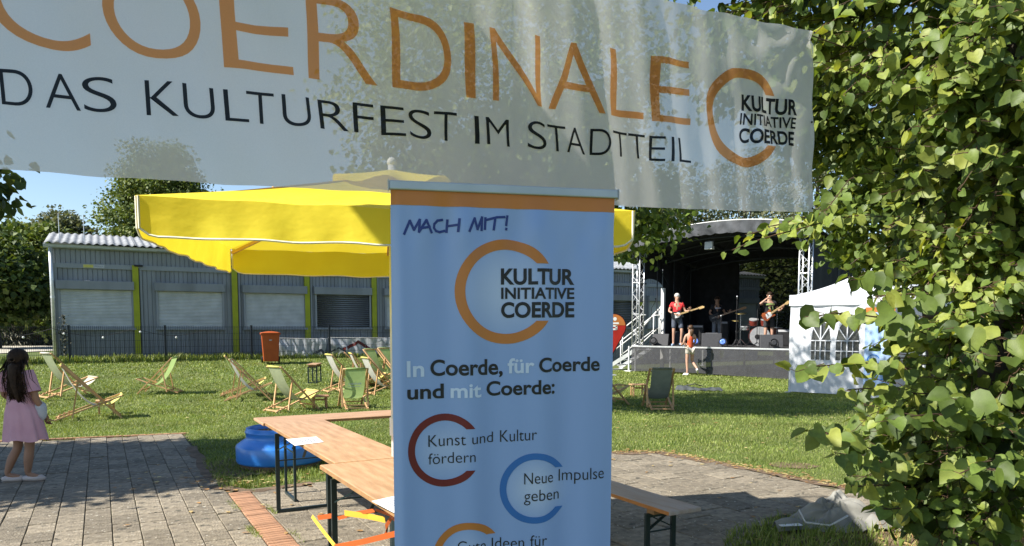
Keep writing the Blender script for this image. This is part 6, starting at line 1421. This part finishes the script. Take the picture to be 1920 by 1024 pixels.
# ------------------------------------------------------------------ the near linden
TB = Vector((3.17, 4.9, 0)); lin = thing('linden_tree', 'near linden filling the right edge with big sunlit heart-shaped leaves', 'tree', tuple(TB))
Pl, Tl, Nl, Sl = [], [], [], []; tw_ = MB()
def spray(p0, p1, sz, step=.05, tw=.004, droopn=.5, jit=1.0, sub=0):
    p0, p1 = Vector(p0), Vector(p1); d = p1-p0; L_ = d.length; n = max(3, int(L_/step)); dn = d.normalized(); sag = -.10*L_
    pts = [p0+d*(i/n)+Vector((0, 0, sag*(i/n)**2))+Vector((random.gauss(0, .006), random.gauss(0, .006), random.gauss(0, .005))) for i in range(n+1)]
    tw_.tube(pts[::max(1, n//5)]+[pts[-1]], [tw]*(len(pts[::max(1, n//5)]))+[tw*.4], 4, False)
    sdv = dn.cross(Vector((0, 0, 1))); sdv = sdv.normalized() if sdv.length > .05 else Vector((1, 0, 0))
    for i in range(1, n+1):
        s = -1 if i % 2 else 1; p = pts[i]; pet = (sdv*s*random.uniform(.5, 1)+dn*random.uniform(.1, .7)+Vector((0, 0, random.uniform(-.5, .25)))).normalized()*random.uniform(.025, .05); q = p+pet
        if sz > .07: tw_.tube([p, q], [.0022, .0018], 3, False)
        tip = pet.normalized()*.7+Vector((random.gauss(0, .3), random.gauss(0, .3), -droopn+random.gauss(0, .3)))
        nr = Vector((-.45, -.30, .62))+Vector((random.gauss(0, .42*jit), random.gauss(0, .42*jit), random.gauss(0, .35*jit)))
        Pl.append(tuple(q)); Tl.append(tuple(tip)); Nl.append(tuple(nr)); Sl.append(sz*random.uniform(.6, 1.18)*(1 if i < n-1 else .75))
for (a, b_, sz) in (((1715, 612, 4.5), (1512, 553, 3.9), .092), ((1720, 690, 4.3), (1500, 650, 3.7), .088), ((1740, 740, 4.3), (1590, 705, 3.9), .088),
                    ((1665, 860, 4.2), (1515, 768, 3.6), .095), ((1700, 885, 4.2), (1565, 820, 3.7), .088), ((1710, 920, 4.3), (1600, 885, 3.8), .092), ((1640, 400, 4.7), (1372, 432, 4.25), .07), ((1600, 408, 4.7), (1400, 415, 4.4), .065), ((1560, 400, 4.7), (1440, 408, 4.4), .07), ((1740, 960, 4.3), (1650, 935, 3.9), .088),
                    ((1760, 640, 4.2), (1620, 560, 3.8), .092), ((1800, 780, 4.1), (1660, 760, 3.6), .092), ((1860, 780, 4.0), (1790, 720, 3.5), .10), ((1880, 860, 4.0), (1800, 860, 3.5), .10), ((1915, 900, 4.0), (1850, 850, 3.5), .10), ((1900, 640, 4.0), (1790, 590, 3.6), .092),
                    ((1700, 520, 4.6), (1600, 500, 4.1), .088), ((1740, 560, 4.4), (1640, 530, 3.9), .092), ((1600, 330, 4.8), (1545, 380, 4.4), .08), ((1620, 100, 5.0), (1540, 60, 4.7), .08), ((1480, 20, 5.2), (1290, 8, 4.9), .085), ((1560, 60, 5.1), (1400, 30, 4.8), .085)):
    spray(at(*a), at(*b_), sz)
BL = [(2.68, 4.65, 1.02, .48, .62, .66, 1.0, .088), (2.98, 4.75, 1.75, .52, .7, .55, 1.1, .088), (3.15, 4.95, 2.6, .75, .8, .75, 1.35, .085), (2.9, 4.3, 3.0, .55, .4, .8, .9, .085), (2.75, 5.1, 3.55, 1.25, .85, .72, 1.6, .085), (1.75, 5.25, 4.1, 1.0, .7, .42, .9, .085), (3.75, 4.9, 1.6, .7, .8, 1.1, .9, .09), (3.9, 5.0, 3.1, 1.0, .9, 1.1, 1.1, .095), (2.3, 5.1, 4.9, 1.6, 1.1, .8, 1.0, .08), (3.3, 5.2, 4.1, .9, .8, .7, 1.1, .08), (3.4, 4.6, 2.3, .5, .5, .7, .8, .085), (2.75, 4.5, .62, .42, .5, .32, .5, .085), (3.3, 4.3, 1.1, .5, .45, .55, .6, .095)]
for (cx, cy, cz, rx, ry, rz_, wgt, sz) in BL:
    clumps = []
    for k in range(max(5, int(11*wgt))):
        d = rng.normal(size=3); d /= np.linalg.norm(d)
        if random.random() < .5: d[0] = -abs(d[0])
        if random.random() < .45: d[1] = -abs(d[1])
        clumps.append(d*random.uniform(.65, 1.0))
    for k in range(int(150*wgt)):
        d = rng.normal(size=3); d /= np.linalg.norm(d)
        if k % 4: d = clumps[k % len(clumps)]+rng.normal(size=3)*.17

        if random.random() < .5: d[0] = -abs(d[0])
        if random.random() < .4: d[1] = -abs(d[1])
        q = random.uniform(.55, 1.02); c = Vector((cx+d[0]*rx*q, cy+d[1]*ry*q, max(.28, cz+d[2]*rz_*q)))
        out = Vector((c.x-TB.x, c.y-TB.y, (c.z-cz)*.5)); out = out.normalized() if out.length > .05 else Vector((-1, 0, 0)); out = (out+Vector((random.gauss(0, .35), random.gauss(0, .35), random.gauss(-.05, .25)))).normalized()
        L_ = random.uniform(.22, .42)
        if abs(c.x-c.y*.655) < .09 and 1.3 < c.z < 1.7 and c.y < 4.85: continue
        spray(c-out*L_*.6, c+out*L_*.5, sz, .058, .0026)
P = np.array(Pl); T_ = np.array(Tl); N_ = np.array(Nl); S_ = np.array(Sl)
# keep the bole visible and nothing in front of the lens
keep = ~((np.abs(P[:, 0]-P[:, 1]*.655) < .06) & (P[:, 2] > 1.35) & (P[:, 2] < 1.65) & (P[:, 1] < 4.9)); P, T_, N_, S_ = P[keep], T_[keep], N_[keep], S_[keep]
f_ = P[:, 1]*math.cos(PITCH)-(P[:, 2]-EYE)*math.sin(PITCH); u_ = (P[:, 2]-EYE)*math.cos(PITCH)+P[:, 1]*math.sin(PITCH); px_ = CX+FOC*P[:, 0]/f_; py_ = CY-FOC*u_/f_
vis = (px_ > 0) & (px_ < 1920) & (py_ > 0) & (py_ < 1024) & ~((px_ < 1515) & (py_ < 385)); score = np.where(vis, S_/f_, 0); order = np.argsort(-score); big = order[:290]; rest_ = order[290:]
def curl(shape, seed):
    r = random.Random(seed); s = shape.copy(); k = r.uniform(-.35, .35); c2 = r.uniform(.1, .45)
    s[:, 2] += c2*np.abs(s[:, 0])**1.3*(1 if r.random() < .7 else -1)-k*s[:, 1]**2*.4+.04*np.sin(s[:, 1]*9+s[:, 0]*7+seed); s[:, 0] *= r.uniform(.88, 1.1); return s
VARS = [curl(HEART, i) for i in range(9)]; vm_ = [npmesh('linden_leaf', v_, HT, M['linden'], True) for v_ in VARS]
t_, m_, s_ = frames(len(P), T_, N_)
for i in big:
    o = mobj('leaf', vm_[i % 9], lin); k = float(S_[i]); Mx = Matrix((Vector(s_[i])*k, Vector(t_[i])*k, Vector(m_[i])*k)).transposed().to_4x4(); Mx.translation = Vector(P[i])-TB; o.matrix_local = Mx
VV, FF, off = [], [], 0
for k in range(9):
    ii = rest_[k::9]; v_, f2 = leaves_np(P[ii]-np.array(TB), T_[ii], N_[ii], S_[ii], VARS[k], HT); VV.append(v_); FF.append(f2+off); off += len(v_)
cr = mobj('crown', npmesh('crown', np.concatenate(VV), np.concatenate(FF), M['linden'], True), lin); tag(cr, kind='stuff')
tw_.v = [tuple(Vector(v)-TB) for v in tw_.v]; tw_.build('twigs', M['twig'], lin)
limbs = []
for (cx, cy, cz, rx, ry, rz_, wgt, sz) in BL:
    for k in range(3): q = Vector((cx+random.uniform(-.3, .3)*rx, cy+random.uniform(-.1, .6)*ry, cz+random.uniform(-.4, .5)*rz_)); p = Vector((TB.x, TB.y, max(.9, min(cz-.25, 4.2)))); limbs.append((p-TB, q-TB, .028))
trunkmesh((0, 0, 0), (.1, .1, 4.6), .125, limbs).build('trunk', M['bark'], lin, smooth=True)

# ------------------------------------------------------------------ bicycle half hidden at the right edge
bc = thing('bicycle', 'bicycle leaning behind the linden at the right edge, only wheel rim and bars showing', 'bicycle', (3.42, 4.45, 0), R(62))
def wheel(cx):
    o = MB().tube([(cx+.33*math.cos(2*PI*i/36), 0, .345+.33*math.sin(2*PI*i/36)) for i in range(37)], .017, 8, False).build('wheel', M['rubber'], bc, smooth=True)
    MB().tube([(cx+.305*math.cos(2*PI*i/36), 0, .345+.305*math.sin(2*PI*i/36)) for i in range(37)], .011, 6, False).build('rim', M['steel'], o, smooth=True)
    b = MB()
    for k in range(18): a = 2*PI*k/18; b.tube([(cx+.02*math.cos(a+1.2), 0, .345+.02*math.sin(a+1.2)), (cx+.30*math.cos(a), 0, .345+.30*math.sin(a))], .0013, 3, False)
    b.build('spokes', M['steel'], o)
wheel(0); wheel(1.02)
MB().tube([(0, 0, .345), (.22, 0, .85), (.25, 0, .95)], .016, 8).build('fork', M['steel'], bc); MB().tube([(.24, 0, .86), (.62, 0, .32), (.54, 0, .82)], .017, 8).tube([(.24, 0, .86), (.56, 0, .74)], .016, 8).tube([(.62, 0, .32), (1.02, 0, .345), (.55, 0, .76)], .012, 6).build('frame', M['blueglaze'], bc, smooth=True)
MB().tube([(.18, -.28, 1.02), (.25, -.12, 1.0), (.25, .12, 1.0), (.18, .28, 1.02)], .013, 8).build('handlebar', M['steel'], bc, smooth=True); MB().tube([(.50, 0, .90), (.62, 0, .90), (.74, 0, .91)], [.03, .05, .08], 8).build('saddle', M['black'], bc, smooth=True)
MB().lathe([(.09, -.004), (.09, .004)], 20, (.62, .03, .32), Matrix.Rotation(PI/2, 3, 'X')).tube([(.62, .06, .32), (.70, .06, .18)], .01, 6).tube([(.62, -.06, .32), (.54, -.06, .46)], .01, 6).build('crank', M['black'], bc)
# white table with yellow cushions far off at the right edge
p = gh(1912, 690); t = thing('white_table', 'white topped table with yellow cushions far off right of the linden trunk', 'table', tuple(p)); MB().b2(-.7, .7, -.3, .3, .32, .38).build('table_top', M['whitepaint'], t, bevel=.01)
for x in (-.6, .6): MB().b2(x-.03, x+.03, -.25, .25, 0, .32).build('leg', M['whitepaint'], t)
for x in (-.25, .3): o = MB().ball((0, 0, .2), .22, 12, None, (1.0, .5, 1.0)).build('cushion', M['sl_yellow'], None, smooth=True); o.location = p+Vector((x, 0, .38)); tag(o, ('nearer' if x < 0 else 'farther')+' plump yellow cushion on the white table at the right edge', 'cushion')
